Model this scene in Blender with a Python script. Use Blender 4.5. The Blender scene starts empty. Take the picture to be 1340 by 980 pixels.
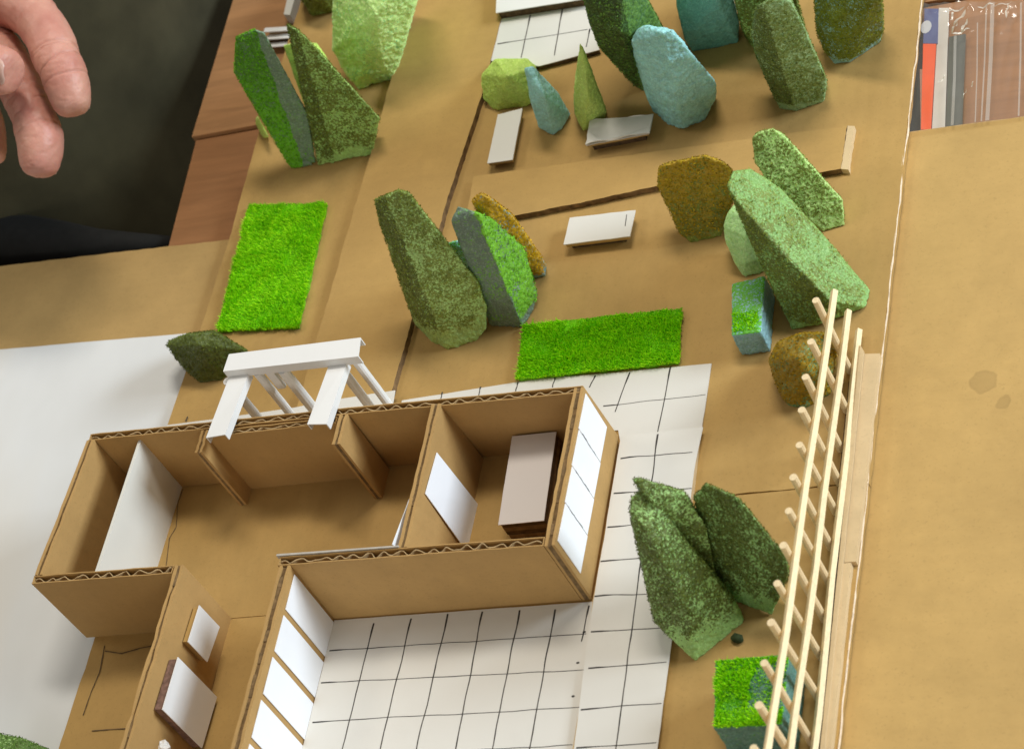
import bpy, bmesh, math, random
from mathutils import Vector, Matrix, noise
random.seed(7)
S = 0.001                                     # all lengths below are millimetres
sc = bpy.context.scene
col = sc.collection

# ------------------------------------------------------------------ camera, world, lamps, exposure
cam = bpy.data.cameras.new('camera'); cam.sensor_width = 36.0; cam.lens = 36.0*2952/1340
cam.clip_start = 0.02; cam.clip_end = 30
co = bpy.data.objects.new('camera', cam); col.objects.link(co)
M = Matrix(((0.903876, 0.111434, 0.413026), (0.168178, 0.795181, -0.582583), (-0.393351, 0.596044, 0.700005))).to_4x4()
M.translation = Vector((413.026, -582.583, 700.005))*S
co.matrix_world = M
cam.dof.use_dof = True; cam.dof.focus_distance = 0.97; cam.dof.aperture_fstop = 20.0
sc.camera = co

w = bpy.data.worlds.new('World'); sc.world = w; w.use_nodes = True
w.node_tree.nodes['Background'].inputs[0].default_value = (1.0, 0.96, 0.88, 1)
w.node_tree.nodes['Background'].inputs[1].default_value = 0.17

def area(name, loc, target, sx, sy, power, color):
    l = bpy.data.lights.new(name, 'AREA'); l.shape = 'RECTANGLE'; l.size = sx; l.size_y = sy
    l.energy = power; l.color = color
    o = bpy.data.objects.new(name, l); col.objects.link(o)
    o.location = loc
    o.rotation_euler = (Vector(target)-Vector(loc)).to_track_quat('-Z', 'Y').to_euler()
    return o
area('window_light', (2.35, 0.62, 1.05), (-0.05, 0, 0), 1.05, 0.7, 62.0, (0.78, 0.89, 1.0))
area('ceiling_light', (0.35, 0.75, 1.75), (0, 0, 0), 0.8, 0.22, 16.5, (1.0, 0.94, 0.84))
area('ceiling_light_left', (-1.05, 0.35, 1.45), (0, 0, 0), 0.6, 0.34, 4.2, (1.0, 0.94, 0.84))
area('front_fill', (0.35, -1.75, 0.62), (0, 0, 0), 1.3, 0.4, 6.0, (1.0, 0.96, 0.88))  # added fill for the faces turned to the viewer, no known source

sc.view_settings.view_transform = 'Standard'; sc.view_settings.look = 'None'
sc.view_settings.exposure = 0.22; sc.view_settings.gamma = 1.0
sc.render.engine = 'CYCLES'
sc.cycles.max_bounces = 6; sc.cycles.use_denoising = True

# ------------------------------------------------------------------ helpers
def tag(o, label=None, cat=None, group=None, kind=None):
    if label: o['label'] = label
    if cat: o['category'] = cat
    if group: o['group'] = group
    if kind: o['kind'] = kind
    return o
def thing(name, label, cat, loc, group=None):
    o = bpy.data.objects.new(name, None); col.objects.link(o)
    o.empty_display_size = 0.01
    o.location = Vector(loc)*S
    return tag(o, label, cat, group)
def origin_of(o):
    while o.parent: o = o.parent
    return Vector(o.location)/S
def part(name, verts, faces, mat, parent=None, smooth=False, loc=None):
    """ONE mesh object from millimetre world vertices; without a parent its origin goes to its base"""
    if parent is None:
        if loc is None:
            n = len(verts)
            loc = (sum(v[0] for v in verts)/n, sum(v[1] for v in verts)/n, min(v[2] for v in verts))
        off = Vector(loc)
    else: off = origin_of(parent)
    me = bpy.data.meshes.new(name)
    me.from_pydata([((v[0]-off[0])*S, (v[1]-off[1])*S, (v[2]-off[2])*S) for v in verts], [], faces)
    mats = mat if isinstance(mat, (list, tuple)) else [mat]
    for m in mats: me.materials.append(m)
    if smooth: me.polygons.foreach_set('use_smooth', [True]*len(me.polygons))
    me.update()
    o = bpy.data.objects.new(name, me); col.objects.link(o)
    if parent is None: o.location = off*S
    else: o.parent = parent
    return o
class MB:
    def __init__(s): s.v = []; s.f = []
    def add(s, v, f):
        k = len(s.v); s.v += [tuple(p) for p in v]; s.f += [tuple(i+k for i in q) for q in f]; return s
    def box(s, x0, x1, y0, y1, z0, z1):
        return s.hexa([(x0,y0,z0),(x1,y0,z0),(x1,y1,z0),(x0,y1,z0)], [(x0,y0,z1),(x1,y0,z1),(x1,y1,z1),(x0,y1,z1)])
    def hexa(s, b, t):
        return s.add(list(b)+list(t), [(3,2,1,0),(4,5,6,7),(0,1,5,4),(1,2,6,5),(2,3,7,6),(3,0,4,7)])
    def prism(s, poly, z0, z1):
        n = len(poly)
        zf = lambda z, p: z(p[0],p[1]) if callable(z) else z
        v = [(p[0],p[1],zf(z0,p)) for p in poly]+[(p[0],p[1],zf(z1,p)) for p in poly]
        return s.add(v, [tuple(range(n-1,-1,-1)), tuple(range(n,2*n))]+[(i,(i+1)%n,n+(i+1)%n,n+i) for i in range(n)])
    def tube(s, pts, r, n=10, cap=True):
        pts = [Vector(p) for p in pts]; k0 = len(s.v); m = len(pts)
        for i, p in enumerate(pts):
            d = (pts[min(i+1,m-1)]-pts[max(i-1,0)]).normalized()
            a = d.cross(Vector((0,0,1)) if abs(d.z) < .9 else Vector((1,0,0))).normalized(); b = d.cross(a)
            rr = r[i] if isinstance(r,(list,tuple)) else r
            for j in range(n):
                t = 2*math.pi*j/n; q = p+a*(rr*math.cos(t))+b*(rr*math.sin(t)); s.v.append(tuple(q))
        for i in range(m-1):
            for j in range(n):
                s.f.append((k0+i*n+j, k0+i*n+(j+1)%n, k0+(i+1)*n+(j+1)%n, k0+(i+1)*n+j))
        if cap:
            s.f.append(tuple(k0+j for j in range(n-1,-1,-1))); s.f.append(tuple(k0+(m-1)*n+j for j in range(n)))
        return s
    def ribbon(s, pts, wd, up=(0,0,1)):
        """flat strip along a line; wd number or list"""
        pts = [Vector(p) for p in pts]; k0 = len(s.v); m = len(pts); up = Vector(up)
        for i, p in enumerate(pts):
            d = (pts[min(i+1,m-1)]-pts[max(i-1,0)]).normalized(); a = d.cross(up).normalized()
            ww = wd[i] if isinstance(wd,(list,tuple)) else wd
            s.v.append(tuple(p+a*ww/2)); s.v.append(tuple(p-a*ww/2))
        for i in range(m-1): s.f.append((k0+2*i, k0+2*i+2, k0+2*i+3, k0+2*i+1))
        return s
    def make(s, name, mat, parent=None, **k): return part(name, s.v, s.f, mat, parent, **k)
def rag(poly, step=3.0, amp=0.5, seed=0, skip=()):
    """an outline with uneven, torn looking edges"""
    out = []; n = len(poly); rnd = random.Random(seed)
    for i in range(n):
        a = Vector(poly[i][:2]); b = Vector(poly[(i+1)%n][:2]); L = (b-a).length
        k = 1 if i in skip else max(1, int(L/step)); d = (b-a).normalized(); nr = Vector((-d.y, d.x))
        for j in range(k):
            p = a.lerp(b, j/k)
            if j and amp: p = p+nr*(amp*noise.noise(Vector((p.x*.09, p.y*.09, seed*7.3)))*.7+amp*.4*rnd.uniform(-1,1))
            out.append((p.x, p.y))
    return out

# ------------------------------------------------------------------ materials
class NT:
    def __init__(s, name):
        s.m = bpy.data.materials.new(name); s.m.use_nodes = True; s.t = s.m.node_tree; s.n = s.t.nodes; s.l = s.t.links
        s.b = s.n['Principled BSDF']; s.tc = s.n.new('ShaderNodeTexCoord')
    def new(s, t, **k):
        x = s.n.new(t)
        for a, v in k.items(): setattr(x, a, v)
        return x
    def link(s, a, b): s.l.new(a, b)
    def mapping(s, scale=(1,1,1), rot=(0,0,0), loc=(0,0,0)):
        x = s.new('ShaderNodeMapping'); x.inputs['Scale'].default_value = scale; x.inputs['Rotation'].default_value = rot; x.inputs['Location'].default_value = loc
        s.link(s.tc.outputs['Object'], x.inputs['Vector']); return x.outputs[0]
    def noise(s, scale, detail=4, rough=.55, vec=None, dist=0):
        x = s.new('ShaderNodeTexNoise'); x.inputs['Scale'].default_value = scale; x.inputs['Detail'].default_value = detail
        x.inputs['Roughness'].default_value = rough; x.inputs['Distortion'].default_value = dist
        s.link(vec if vec is not None else s.tc.outputs['Object'], x.inputs['Vector']); return x.outputs['Fac']
    def voro(s, scale, vec=None, feature='F1'):
        x = s.new('ShaderNodeTexVoronoi', feature=feature); x.inputs['Scale'].default_value = scale
        s.link(vec if vec is not None else s.tc.outputs['Object'], x.inputs['Vector']); return x.outputs['Distance']
    def ramp(s, fac, stops):
        x = s.new('ShaderNodeValToRGB'); e = x.color_ramp.elements
        while len(e) < len(stops): e.new(0.5)
        for q, (p, c) in zip(e, stops): q.position = p; q.color = (*c, 1) if len(c) == 3 else c
        s.link(fac, x.inputs[0]); return x.outputs[0]
    def val(s, fac, a, b, lo=0, hi=1):
        x = s.new('ShaderNodeMapRange'); x.inputs[1].default_value = a; x.inputs[2].default_value = b
        x.inputs[3].default_value = lo; x.inputs[4].default_value = hi; s.link(fac, x.inputs[0]); return x.outputs[0]
    def mix(s, fac, a, b, mode='MIX'):
        x = s.new('ShaderNodeMix', data_type='RGBA', blend_type=mode)
        for i, q in ((6, a), (7, b)):
            if isinstance(q, tuple): x.inputs[i].default_value = (*q, 1)
            else: s.link(q, x.inputs[i])
        if isinstance(fac, (int, float)): x.inputs[0].default_value = fac
        else: s.link(fac, x.inputs[0])
        return x.outputs[2]
    def math(s, op, a, b=0.0):
        x = s.new('ShaderNodeMath', operation=op)
        for i, q in ((0, a), (1, b)):
            if isinstance(q, (int, float)): x.inputs[i].default_value = q
            else: s.link(q, x.inputs[i])
        return x.outputs[0]
    def bump(s, h, strength, dist, prev=None):
        x = s.new('ShaderNodeBump'); x.inputs['Strength'].default_value = strength; x.inputs['Distance'].default_value = dist
        s.link(h, x.inputs['Height'])
        if prev is not None: s.link(prev, x.inputs['Normal'])
        return x.outputs[0]
    def out(s, color=None, rough=.7, normal=None, spec=.3):
        if color is not None:
            if isinstance(color, tuple): s.b.inputs['Base Color'].default_value = (*color, 1)
            else: s.link(color, s.b.inputs['Base Color'])
        if isinstance(rough, (int, float)): s.b.inputs['Roughness'].default_value = rough
        else: s.link(rough, s.b.inputs['Roughness'])
        s.b.inputs['Specular IOR Level'].default_value = spec
        if normal is not None: s.link(normal, s.b.inputs['Normal'])
        return s.m

def mul(c, k): return tuple(x*k for x in c)
def cardboard(name, base, axis='x', stripe=.05, stains=()):
    t = NT(name)
    big = t.noise(14, 5, .6); fib = t.noise(420, 3, .6, t.mapping((1,.5,1) if axis == 'x' else (.5,1,1)))
    speck = t.noise(900, 2, .5)
    sx = t.new('ShaderNodeSeparateXYZ'); t.link(t.tc.outputs['Object'], sx.inputs[0])
    wob = t.noise(9, 2)
    ph = t.math('ADD', t.math('MULTIPLY', sx.outputs[0 if axis == 'x' else 1], 2*math.pi/.0074), t.math('MULTIPLY', wob, 3.0))
    st = t.math('SINE', ph)
    c = t.mix(t.val(big, .3, .7), mul(base, .88), mul(base, 1.10))
    cl = t.noise(75, 4, .6, t.mapping((1,1,1), loc=(6,2,1))); c = t.mix(t.val(cl, .38, .70, 0, .5), c, mul(base, .86)); c = t.mix(t.val(fib, .35, .7, 0, .16), c, mul(base, 1.16))
    c = t.mix(t.val(speck, .60, .74, 0, .30), c, mul(base, .62))
    c = t.mix(t.math('MULTIPLY', t.val(st, -1, 1), stripe*.35), c, mul(base, .55))
    scuff = t.noise(55, 6, .7, t.mapping((1,1,1), loc=(3,1,2)))
    c = t.mix(t.val(scuff, .60, .78, 0, .25), c, mul(base, .72))
    sp_ = t.voro(13, t.mapping((1,1,.3), loc=(.03,.05,0))); c = t.mix(t.val(t.math('ADD', sp_, t.math('MULTIPLY', speck, .02)), .018, .032, .55, 0), c, mul(base, .38))
    for (x, y, r) in stains:                   # dried water marks
        g = t.new('ShaderNodeVectorMath', operation='DISTANCE'); t.link(t.tc.outputs['Object'], g.inputs[0]); g.inputs[1].default_value = (x*S, y*S, 0)
        d = t.math('ADD', g.outputs['Value'], t.math('MULTIPLY', t.math('SUBTRACT', t.noise(160, 3), .5), .0035))
        inside = t.val(d, r*S*1.04, r*S*.94, 0, .42); c = t.mix(inside, c, mul(base, .62))
        ring = t.math('MULTIPLY', t.val(d, r*S*.86, r*S*.98), t.val(d, r*S*1.03, r*S*1.0, 0, .15)); c = t.mix(ring, c, mul(base, .5))
    n = t.bump(st, .05, .0004); n = t.bump(fib, .15, .0003, n); n = t.bump(big, .3, .004, n)
    return t.out(c, .72, n, .25)
KR = (0.455, 0.282, 0.092)
M_board = cardboard('board_kraft', KR, 'x', .05)
M_board2 = cardboard('board_kraft_lighter', mul(KR, 1.06), 'y', .05)
M_sheet = cardboard('sheet_kraft', (0.46, 0.296, 0.110), 'y', .04)
M_sheet_r = cardboard('sheet_kraft_stained', (0.52, 0.335, 0.118), 'y', .04, stains=((211.5, -29.6, 7.0), (219.6, -41.6, 5.2)))
M_wall = cardboard('wall_kraft', (0.45, 0.272, 0.098), 'x', .04)
M_ledge = cardboard('ledge_kraft', (0.64, 0.48, 0.27), 'y', .05)
def plain(name, c, rough=.7, nscale=200, amt=.12, bump=.2, bd=.0003, spec=.3):
    t = NT(name); f = t.noise(nscale, 4)
    c2 = t.mix(t.val(f, .3, .7), mul(c, 1-amt), mul(c, 1+amt*.7))
    return t.out(c2, rough, t.bump(f, bump, bd), spec)
M_edge = plain('torn_edge', (0.55, 0.42, 0.26), .85, 500, .3, .5)
M_flute = plain('flute_paper', (0.46, 0.32, 0.16), .85, 300, .25, .4)
M_hollow = plain('flute_core', (0.10, 0.06, 0.028), .9, 500, .5, .5)
def paper(name, c, rough=.6):
    t = NT(name); big = t.noise(12, 4); fine = t.noise(700, 3); smudge = t.noise(38, 5, .65, t.mapping((1,1,1), loc=(1,5,2)))
    k = t.mix(t.val(big, .3, .7), mul(c, .955), c); k = t.mix(t.val(smudge, .58, .8, 0, .22), k, mul(c, .80))
    n = t.bump(fine, .1, .0002); n = t.bump(big, .25, .003, n)
    return t.out(k, rough, n, .3)
M_paper = paper('white_paper', (0.79, 0.78, 0.755))
M_card = paper('pale_card', (0.70, 0.685, 0.615))
M_tile = paper('tile_paper', (0.72, 0.695, 0.635))
M_bed = paper('bed_paper', (0.72, 0.665, 0.63))
def under(name):
    t = NT(name); big = t.noise(9, 4, .6, t.mapping((1, .6, 1))); patch = t.noise(5, 3, .5, t.mapping((1.6,.7,1), rot=(0,0,.25), loc=(.3,0,0)))
    k = t.mix(t.val(big, .35, .65), (0.68,0.69,0.68), (0.74,0.75,0.745)); k = t.mix(t.val(patch, .5, .62, 0, .5), k, (0.70,0.66,0.58))
    return t.out(k, .55, t.bump(big, .3, .004), .35)
M_underlay = under('white_underlay')
M_ink = plain('pen_ink', (0.055, 0.05, 0.045), .6, 300, .3, 0)
M_pencil = plain('pencil_line', (0.13, 0.085, 0.04), .8, 300, .3, 0)
def wood(name, base, rough=.42, rot=0.0):
    t = NT(name)
    v = t.mapping((7, 60, 30), rot=(0,0,rot)); g = t.noise(2.2, 6, .62, v, .6); f = t.noise(14, 4, .6, v); big = t.noise(2.5, 3)
    c = t.mix(t.val(g, .3, .72), mul(base, .78), mul(base, 1.18)); c = t.mix(t.val(f, .55, .8, 0, .35), c, mul(base, .6)); c = t.mix(t.val(big, .35, .7, 0, .3), c, mul(base, 1.25))
    return t.out(c, rough, t.bump(f, .08, .0003), .4)
M_wood = wood('table_wood', (0.40, 0.205, 0.088)); M_wood2 = wood('table_wood_red', (0.33, 0.155, 0.064))
def stick(name, base):
    t = NT(name); v = t.mapping((60, 14, 60)); g = t.noise(30, 5, .6, v)
    c = t.mix(t.val(g, .3, .7), mul(base, .80), mul(base, 1.08)); return t.out(c, .55, t.bump(g, .2, .0003), .3)
M_stick = stick('pale_wood', (0.88, 0.71, 0.42)); M_dowel = stick('dowel_wood', (0.84, 0.66, 0.39))
def cloth(name, base):
    t = NT(name); v = t.noise(30, 4); wv = t.noise(1500, 2)
    c = t.mix(t.val(v, .3, .7), mul(base, .8), mul(base, 1.25)); t.b.inputs['Sheen Weight'].default_value = .05
    return t.out(c, .85, t.bump(wv, .3, .0004), .08)
M_cloth = cloth('dark_cloth', (0.046, 0.041, 0.022))
M_black = plain('black_leather', (0.011, 0.011, 0.010), .85, 200, .2, .2)
M_floor = plain('floor_dark', (0.10, 0.085, 0.07), .7, 20)
def skin():
    t = NT('skin'); a = t.noise(60, 4); f = t.noise(900, 3); v = t.voro(800)
    c = t.mix(t.val(a, .3, .7), (0.46, 0.185, 0.14), (0.60, 0.315, 0.235)); c = t.mix(t.val(f, .55, .75, 0, .3), c, (0.44, 0.18, 0.125))
    t.b.inputs['Subsurface Weight'].default_value = .25; t.b.inputs['Subsurface Radius'].default_value = (1, .35, .2); t.b.inputs['Subsurface Scale'].default_value = .004
    return t.out(c, .48, t.bump(v, .18, .0004), .4)
M_skin = skin(); M_nail = plain('nail', (0.60, 0.38, 0.31), .3, 200, .06, 0, spec=.5)
M_crease = plain('skin_crease', (0.30, 0.11, 0.075), .7, 200, .1, 0)
def foam_mat(name, base, c1, c2, sss=.22):
    """soft sponge with a coat of coloured flock where the vertex attribute 'coat' says it was dabbed on"""
    t = NT(name)
    at = t.new('ShaderNodeAttribute', attribute_name='coat'); fine = t.noise(950, 3, .65); mid = t.noise(210, 4, .65); por = t.voro(620)
    fibre = t.noise(330, 3, .6, t.mapping((1, 1, .35)))
    b = t.mix(t.val(mid, .35, .68), mul(base, .80), mul(base, 1.12)); b = t.mix(t.val(fine, .58, .74, 0, .55), b, tuple(min(.92, x*1.35+.07) for x in base))
    b = t.mix(t.val(por, .0, .22, .45, 0), b, mul(base, .55))
    tn = t.new('ShaderNodeAttribute', attribute_name='tone'); k = t.mix(t.math('ADD', tn.outputs['Fac'], t.math('MULTIPLY', t.math('SUBTRACT', fine, .5), 2.6)), c1, c2); k = t.mix(t.val(fibre, .60, .72, 0, .5), k, tuple(.5*(x+y) for x, y in zip(c2, base)))
    fac = t.math('ADD', at.outputs['Fac'], t.math('ADD', t.math('MULTIPLY', t.math('SUBTRACT', fine, .5), 3.0), t.math('MULTIPLY', t.math('SUBTRACT', mid, .5), 1.1)))
    gl_ = t.noise(1100, 2, .6, t.mapping((1,1,1), loc=(9,1,3))); b = t.mix(t.val(gl_, .50, .66, 0, .45), b, tuple(min(.96, x*1.3+.14) for x in base)); f2 = t.val(fac, .36, .64); sp = t.noise(1300, 2, .5, t.mapping((1,1,1), loc=(2,7,4))); c = t.mix(f2, b, k); c = t.mix(t.val(sp, .62, .74, 0, .5), c, tuple(min(.95, x*1.25+.12) for x in base))  # sponge sparkle painted into the colour as paler specks
    n = t.bump(por, .5, .0005); n = t.bump(fine, .55, .0007, n); n = t.bump(mid, .6, .0016, n)
    t.b.inputs['Subsurface Weight'].default_value = sss; t.b.inputs['Subsurface Radius'].default_value = (.8, 1, .7); t.b.inputs['Subsurface Scale'].default_value = .0035
    return t.out(c, .55, n, .45)
def flat(name, c, rough=.8):
    t = NT(name); g = t.new('ShaderNodeNewGeometry'); k = t.mix(g.outputs['Random Per Island'], mul(c, .6), mul(c, 1.5)); return t.out(k, rough, None, .2)

# ------------------------------------------------------------------ floor, tables, sheets under the model
o = MB().box(-2500, 2500, -2500, 2500, -760, -750).make('floor', M_floor); tag(o, kind='structure')
o = MB().prism([(-230.5, 198), (-240, 460), (900, 460), (900, 198)], -34, -6.5).make('tabletop', M_wood)
tag(o, 'light brown wooden tabletop at the back, under the clear plastic bag', 'table')
o = MB().prism([(-228.5, 196.6), (-222.5, 114), (-560, 114), (-560, -700), (900, -700), (900, 196.6)], -34, -8.5).make('tabletop', M_wood2)
tag(o, 'reddish brown wooden tabletop carrying the cardboard sheets and the model', 'table')
sl = [(-420, 127), (-328, 122.2), (-250, 118.5), (-181, 114.8), (-120, 112), (-120, -420), (-420, -420)]
o = MB().prism(rag(sl, 5, .5, 3), -8.3, -4.4).make('cardboard_sheet', M_sheet); tag(o, 'large tan cardboard sheet under the white paper, left of the model', 'cardboard')
sr = [(172.5, 114.2, -4.4), (222.4, 112.6, -4.4), (420, 108), (420, -420), (100, -420), (100, 113)]
o = part('cardboard_sheet', *(lambda m: (m.v, m.f))(MB().prism(rag(sr, 6, .35, 5), -8.3, -4.4)), M_sheet_r, loc=(0, 0, -8.3)); tag(o, 'large plain cardboard sheet with two round water stains, right of the model', 'cardboard')
pw = [(-306.1, 62.0, -4.3), (-247.6, 58.6, -4.3), (-181.7, 54.5, -4.3), (-150, 50), (-150, -330), (-420, -330), (-420, 68)]
o = MB().prism(rag(pw, 8, .25, 9), -4.35, -3.95).make('paper_underlay', M_underlay); tag(o, 'large white paper sheet lying on the cardboard left of the house', 'paper')

# ------------------------------------------------------------------ the site board and the cardboard layers on it
def cut_edges(o):
    """the cut, open sides of a corrugated sheet, with their edge shadow put into the colour"""
    o.data.materials.append(M_cut_shade)
    for p in o.data.polygons:
        if abs(p.normal.z) < .5: p.material_index = 1
    return o
M_cut_shade = plain('cut_edge_shade', (0.20, 0.122, 0.055), .9, 260, .55, .6)  # dark brown paints in the shadow on the cut sides
site = thing('site_board', 'brown cardboard base board that carries the house, foam trees and fence', 'board', (0, 0, -4))
yb = -76.4
MB().prism(rag([(-178.5, 60), (-178.5, 112), (-181, 175), (-181, 284), (-182, 420), (176, 420), (172.8, 183), (170.2, 20), (168.8, yb), (-182, yb)], 4, .45, 11, (4, 9)), -3.9, 0).make('board_panel', M_board, site)
MB().prism(rag([(-182, yb-.7), (168.8, yb-.7), (166.5, -191), (165, -300), (-184, -300), (-183, -121)], 4, .45, 12, (0,)), -3.9, 0).make('board_panel', M_board, site)
e = MB()
for k in range(1):                            # torn outer liner along the right edge
    pts = []; y = 330
    while y > -290:
        x = (172.8 if y > 150 else 172.8-(183-y)*.0165)+.35+k*.25
        pts.append((x+noise.noise(Vector((y*.05, k*9, 3)))*.9+random.uniform(-.12,.12), y, -.1-k*2.6)); y -= 3
    e.ribbon(pts, [.62+.5*noise.noise(Vector((i*.4, k, 1))) for i in range(len(pts))], (.35,0,.94))
e.make('torn_liner', plain('torn_liner_paper', (0.74, 0.60, 0.44), .8, 400, .2, .3), site)
ms = [(-105.6, 420), (-104.9, 265), (-104.8, 147), (-106.2, 42), (-107, -20), (-58.3, -20), (-56.5, 39), (-53, 118), (-48.3, 178), (-46, 420)]
o = cut_edges(MB().prism(rag(ms, 3, .5, 21), .05, 3.6).make('cardboard_strip', M_board2)); tag(o, 'long raised cardboard strip running back as a path, left of the benches', 'cardboard')
bs = [(-41.1, 101.1, 3.4), (-41.1, 97.2, 3.4), (-27.8, 93.3, 3.4), (-15.0, 93.1, 3.4), (16.0, 94.6, 3.4), (30.5, 95.6, 3.4), (63.4, 98.4, 3.4), (105.1, 92.7, 3.4), (130.3, 90.2, 3.4), (144.3, 90.8, 3.4), (145.2, 116.5, 3.4), (56.7, 119.8, 3.4), (-41.8, 123.2, 3.4)]
t = thing('cardboard_strip', 'raised cardboard strip with a torn front edge, crossing behind the single front bench', 'cardboard', (40, 105, 0))
cut_edges(MB().prism(rag(bs, 2.5, .55, 23), .05, 3.4).make('strip_panel', M_board2, t))
MB().prism(rag([(144.2, 91.0, 3.2), (147.8, 89.8, 3.2), (147.6, 99.8, 3.2), (148.4, 115.8, 3.2), (145.2, 116.7, 3.2)], 2, .4, 25), .05, 3.1).make('torn_end', M_ledge, t)

# ------------------------------------------------------------------ house of corrugated cardboard
house = thing('cardboard_house', 'roofless model house of corrugated cardboard walls, bottom left of the board', 'model house', (-60, -80, 0))
def H(x): return 45.3-(x+185)*(4.9/243)
def wallx(x0, x1, y0, y1, dz=0.0, skew=0.0, mat=None, H=H):
    """a wall running along x; its cut top shows the wavy fluting between two liners"""
    def sk(vv, top): return [(p[0], p[1]+skew*(p[0]-x0)/(x1-x0)*(.45+.55*p[2]/42), p[2]) for p in vv]
    class SB(MB):
        def hexa(s, b_, t_): return MB.hexa(s, sk(b_, False), sk(t_, True))
    b = SB(); n = max(8, int((x1-x0)/6)); lt = .42
    for (ya, yb_) in ((y0, y0+lt), (y1-lt, y1)):
        xs = [x0+(x1-x0)*i/n for i in range(n+1)]; top = [H(x)+dz+.22*random.uniform(-1,1) for x in xs]
        for i in range(n):
            b.hexa([(xs[i],ya,.02),(xs[i+1],ya,.02),(xs[i+1],yb_,.02),(xs[i],yb_,.02)], [(xs[i],ya,top[i]),(xs[i+1],ya,top[i+1]),(xs[i+1],yb_,top[i+1]),(xs[i],yb_,top[i])])
    for xa in (x0, x1-lt): b.hexa([(xa,y0+lt,.02),(xa+lt,y0+lt,.02),(xa+lt,y1-lt,.02),(xa,y1-lt,.02)], [(xa,y0+lt,H(xa)+dz-.2),(xa+lt,y0+lt,H(xa)+dz-.2),(xa+lt,y1-lt,H(xa)+dz-.2),(xa,y1-lt,H(xa)+dz-.2)])
    wl = b.make('wall', mat or M_wall, house)
    g_ = .12*abs(skew)
    a = (y1-y0)/2-lt-.05; yc = (y0+y1)/2; pts = []; xx = x0+.8; lam = 7.4; ph = random.uniform(0,6)
    m = SB(); x_ = []; 
    while xx < x1-.8: x_.append(xx); xx += .5
    for i in range(len(x_)-1):
        def pt(x): return yc+a*(.62+.45*noise.noise(Vector((x*.21, ph, 0))))*math.sin(2*math.pi*(x-x0)/lam+ph+3.2*noise.noise(Vector((x*.08, ph, 3))))
        xa, xb = x_[i], x_[i+1]; ya, yb2 = pt(xa), pt(xb); th = .24; za = H(xa)+dz-.25-1.5*abs(noise.noise(Vector((xa*.22, ph, 9)))); z0 = za-9
        m.hexa([(xa,ya-th,z0),(xb,yb2-th,z0),(xb,yb2+th,z0),(xa,ya+th,z0)], [(xa,ya-th,za),(xb,yb2-th,za),(xb,yb2+th,za),(xa,ya+th,za)])
    m.make('fluting', M_flute, wl)
    SB().hexa([(x0+.7,y0+lt+g_,.1),(x1-.7,y0+lt+g_,.1),(x1-.7,y1-lt-g_,.1),(x0+.7,y1-lt-g_,.1)], [(x0+.7,y0+lt+g_,H(x0)+dz-7),(x1-.7,y0+lt+g_,H(x1)+dz-7),(x1-.7,y1-lt-g_,H(x1)+dz-7),(x0+.7,y1-lt-g_,H(x0)+dz-7)]).make('core', M_hollow, wl)
    return wl
def wally(x0, x1, ya, yb_, dz=0.0, dz1=None, lean=0.0, torn=.3, mat=None):
    """a wall running along y; its flutes run level, so its top shows liners with a shallow dark groove"""
    b = MB(); lt = 1.25; n = max(6, int(abs(yb_-ya)/5)); ys = [ya+(yb_-ya)*i/n for i in range(n+1)]; rnd = random.Random(int(x0*7)); DZ = lambda i_: dz+((dz1 if dz1 is not None else dz)-dz)*i_/n
    for (xa, xb, k) in ((x0, x0+lt, 0), (x1-lt, x1, 1)):
        top = [H((x0+x1)/2)+DZ(i_)+torn*rnd.uniform(-1,.6) for i_ in range(n+1)]; wob = [.18*rnd.uniform(-1,1) for _ in ys]
        for i in range(n):
            t0, t1 = top[i], top[i+1]
            b.hexa([(xa,ys[i],.02),(xb,ys[i],.02),(xb,ys[i+1],.02),(xa,ys[i+1],.02)], [(xa+lean+wob[i],ys[i],t0),(xb+lean+wob[i],ys[i],t0),(xb+lean+wob[i+1],ys[i+1],t1),(xa+lean+wob[i+1],ys[i+1],t1)])
    wl = b.make('wall', mat or M_wall, house)
    c = MB()
    for i in range(n):
        k = H((x0+x1)/2)+DZ(i)-rnd.choice((.5,.6,.8,1.0))
        c.hexa([(x0+lt,ys[i],.1),(x1-lt,ys[i],.1),(x1-lt,ys[i+1],.1),(x0+lt,ys[i+1],.1)], [(x0+lt+lean,ys[i],k),(x1-lt+lean,ys[i],k),(x1-lt+lean,ys[i+1],k),(x0+lt+lean,ys[i+1],k)])
    c.make('core', plain('groove', (0.20, 0.125, 0.055), .9, 400, .4, .4) if not bpy.data.materials.get('groove') else bpy.data.materials['groove'], wl)
    return wl
def HB(x): return 41.5-max(0, x+54)*.0145
back = wallx(-186.6, 57.6, -42.6, -39.0, skew=-4.8, H=HB)
inner_layer = wallx(-122, -56.5, -48.4, -45.3, dz=-.2, skew=-.6, H=HB)
front_left = wallx(-187.5, -116.5, -121.3, -117.3)
front_right = wallx(-65.2, 53.6, -121.6, -117.4, dz=.1)
left_w = wally(-187, -182.9, -42.9, -117.2, dz=-3.2, dz1=.6)
fin1 = wally(-125.2, -121.4, -44.9, -57, dz=-2.2); fin2 = wally(-55.0, -51.1, -45.6, -61, dz=-.6)
part_w = wally(-9.0, -5.0, -45.4, -117.2, lean=-1.8)
right_w = wally(53.9, 58.4, -44.6, -121.6, dz=-.1)
long_w = wally(-116.3, -112.5, -117.4, -300, lean=.6, torn=.6); court_w = wally(-65.3, -60.6, -121.7, -300, lean=1.2)
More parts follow.
